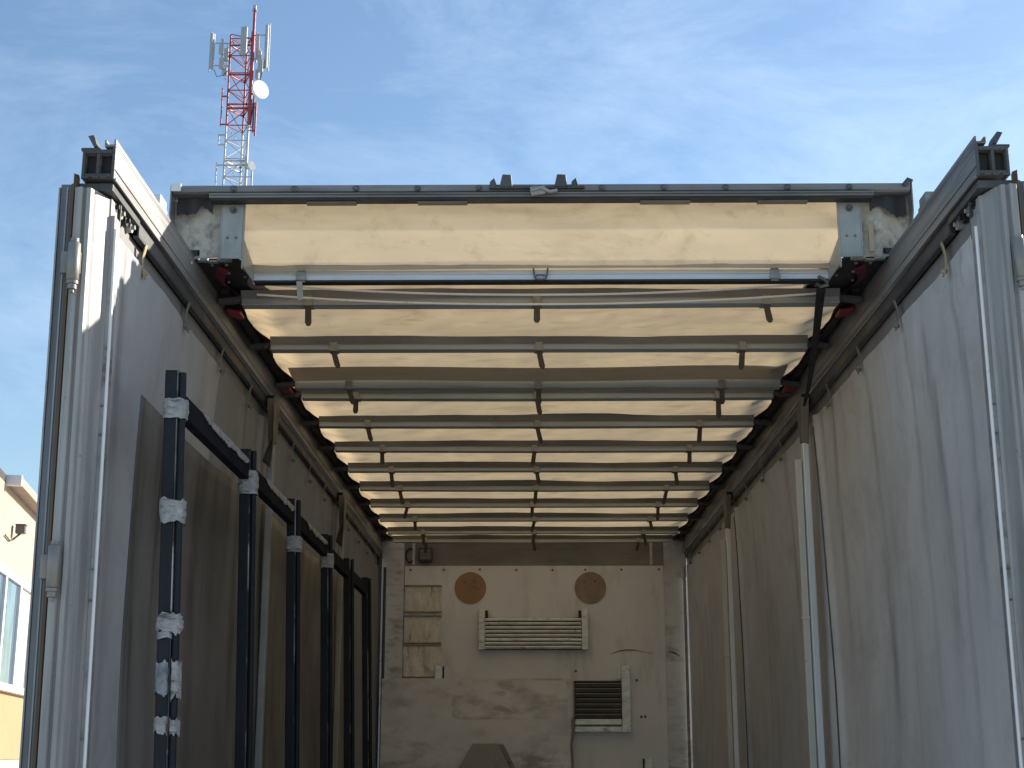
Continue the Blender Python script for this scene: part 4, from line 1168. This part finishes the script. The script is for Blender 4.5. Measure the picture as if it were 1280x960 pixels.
# big dish turned to the right
dd = Vector((0.72, -0.70, 0.0)).normalized()
dc = Vector((-13.86, 65.4, 35.75))
d = MB()
d.tube([dc - dd * 0.28, dc - dd * 0.24, dc - dd * 0.03, dc], [0.10, 0.44, 0.50, 0.50], 32)
dsh = d.build('dish', M['dish'], mast, bevel=0.015)
MB().tube([dc - dd * 0.30, Vector((-14.5, 66, 35.75))], 0.06, 8).build('dish_mount', M['tower_red'], dsh)
dc = Vector((-14.20, 65.6, 31.55))
d = MB().tube([dc - dd * 0.15, dc - dd * 0.12, dc], [0.06, 0.22, 0.24], 24)
dsh = d.build('dish', M['panel_grey'], mast)
MB().tube([dc - dd * 0.16, Vector((-14.5, 66, 31.55))], 0.04, 8).build('dish_mount', M['tower_white'], dsh)
# side dipoles
for (x, z0, z1, arms, m) in ((-16.02, 33.95, 36.15, (35.65, 34.05), M['tower_red']), (-16.08, 32.85, 33.5, (33.45, 32.9), M['tower_white']), (-16.12, 30.2, 31.9, (31.75,), M['tower_white'])):
    b = MB().tube([(x, 66, z0), (x, 66, z1)], 0.035, 8)
    for z in arms: b.tube([(x, 66, z), (-15.72, 66, z)], 0.045, 6)
    b.build('dipole', m, mast)
for (x, z0, z1, m) in ((-14.32, 33.6, 35.5, M['tower_red']), (-14.20, 33.4, 35.3, M['tower_red']), (-14.25, 28, 31.4, M['tower_white'])):
    b = MB().tube([(x, 66, z0), (x, 66, z1)], 0.05, 8)
    for z in (z0 + .3, z1 - .3): b.tube([(x, 66, z), (-14.56, 66, z)], 0.03, 6)
    b.build('side_pipe', m, mast)
MB().box(-16.3, -14.0, 65.4, 67.6, 0, 0.5).build('foundation', M['plinth'], mast, bevel=0.03)

mast.location.z = -0.28
# ================================================================== building at the left
P0 = Vector((-6.336, 13.623, 0))
al = R(10.2)
EV = Vector((-math.sin(al), math.cos(al), 0)); NV = Vector((math.cos(al), math.sin(al), 0)); ZV = Vector((0, 0, 1))
bd = empty('building', P0, 'cream and ochre stuccoed building with tall windows and floodlight left of the trailer', 'building')
def W(sx, d, z): return P0 + EV * sx + NV * d + ZV * z
def wbox(mb, s0, s1, d0, d1, z0, z1):
    return mb.obox(W((s0 + s1) / 2, (d0 + d1) / 2, (z0 + z1) / 2), NV, EV, ZV, abs(d1 - d0), abs(s1 - s0), abs(z1 - z0))
S0, S1 = -3.0, 9.0
b = MB(); wbox(b, S0, S1, -7.5, 0, 2.63, 5.0)
MBwall = b.build('upper_wall', M['stucco'], bd)
# the window band is recessed: wall is built round it
b = MB(); wbox(b, S0, S1, -7.5, 0.012, 1.80, 2.62); b.build('lower_wall', M['stucco_orange'], bd)
b = MB(); wbox(b, S0, S1, -7.5, 0.03, 0.0, 1.795); b.build('plinth', M['plinth'], bd)
wf = MB()
wbox(wf, -1.35, 2.55, 0.001, 0.06, 3.93, 4.02)
wbox(wf, -1.35, 2.55, 0.001, 0.09, 2.60, 2.69)
for sx in (-1.30, -0.12, 0.98, 2.0, 2.48):
    wbox(wf, sx - 0.045, sx + 0.045, 0.0015, 0.058, 2.691, 3.929)
win = wf.build('window', M['win_frame'], bd, bevel=0.01)
for a, c, m in ((-1.254, -0.166, M['glass']), (-0.074, 0.934, M['glass']), (1.026, 1.954, M['blind']), (2.046, 2.434, M['glass'])):
    b = MB(); wbox(b, a, c, 0.002, 0.022, 2.692, 3.928)
    b.build('pane', m, win)
# eave, gutter board and roof
b = MB(); wbox(b, -0.40, S1 + 0.3, 0.001, 0.15, 5.001, 5.03)
wbox(b, -0.40, S1 + 0.3, 0.1505, 0.175, 4.985, 5.085)
b.build('eave', M['eave'], bd)
b = MB(); wbox(b, -0.47, -0.401, -0.40, 0.185, 4.97, 5.10); b.build('eave_end', M['win_frame'], bd, bevel=0.01)
b = MB()
rs = [W(-0.40, 0.145, 5.05), W(S1 + .3, 0.145, 5.05), W(S1 + .3, -3.75, 5.6), W(-0.40, -3.75, 5.6), W(S1 + .3, -8.0, 5.12), W(-0.40, -8.0, 5.12)]
rs2 = [p + ZV * 0.03 for p in rs]
b.add(rs + rs2, [(0, 1, 2, 3), (3, 2, 4, 5), (7, 6, 9, 8), (8, 9, 11, 10), (0, 6, 7, 1), (4, 10, 11, 5), (0, 3, 9, 6), (3, 5, 11, 9), (1, 7, 8, 2), (2, 8, 10, 4)])
b.build('roof', M['roof_dark'], bd)
b = MB()
b.add([W(S0, 0, 5.001), W(S0, -7.5, 5.001), W(-0.3, -7.5, 5.001), W(-0.3, 0, 5.001), W(S0, 0, 5.10), W(S0, -7.5, 5.10), W(-0.3, -7.5, 5.10), W(-0.3, 0, 5.10)],
      [(0, 1, 2, 3), (7, 6, 5, 4), (0, 4, 5, 1), (1, 5, 6, 2), (2, 6, 7, 3), (3, 7, 4, 0)])
b.build('flat_roof', M['roof_dark'], bd)
fl = MB(); wbox(fl, 0.22, 0.34, 0.04, 0.155, 4.50, 4.60); wbox(fl, 0.21, 0.35, 0.035, 0.165, 4.601, 4.615)
fo = fl.build('floodlight', M['lamp_grey'], bd, bevel=0.02)
b = MB()
b.bar(W(0.28, 0.005, 4.42), W(0.28, 0.10, 4.505), 0.03, 0.02)
b.tube([W(0.28, 0.01, 4.42), W(0.05, 0.02, 4.38), W(-0.3, 0.02, 4.40)], 0.010, 6)
b.build('floodlight_bracket', M['lamp_grey'], fo)
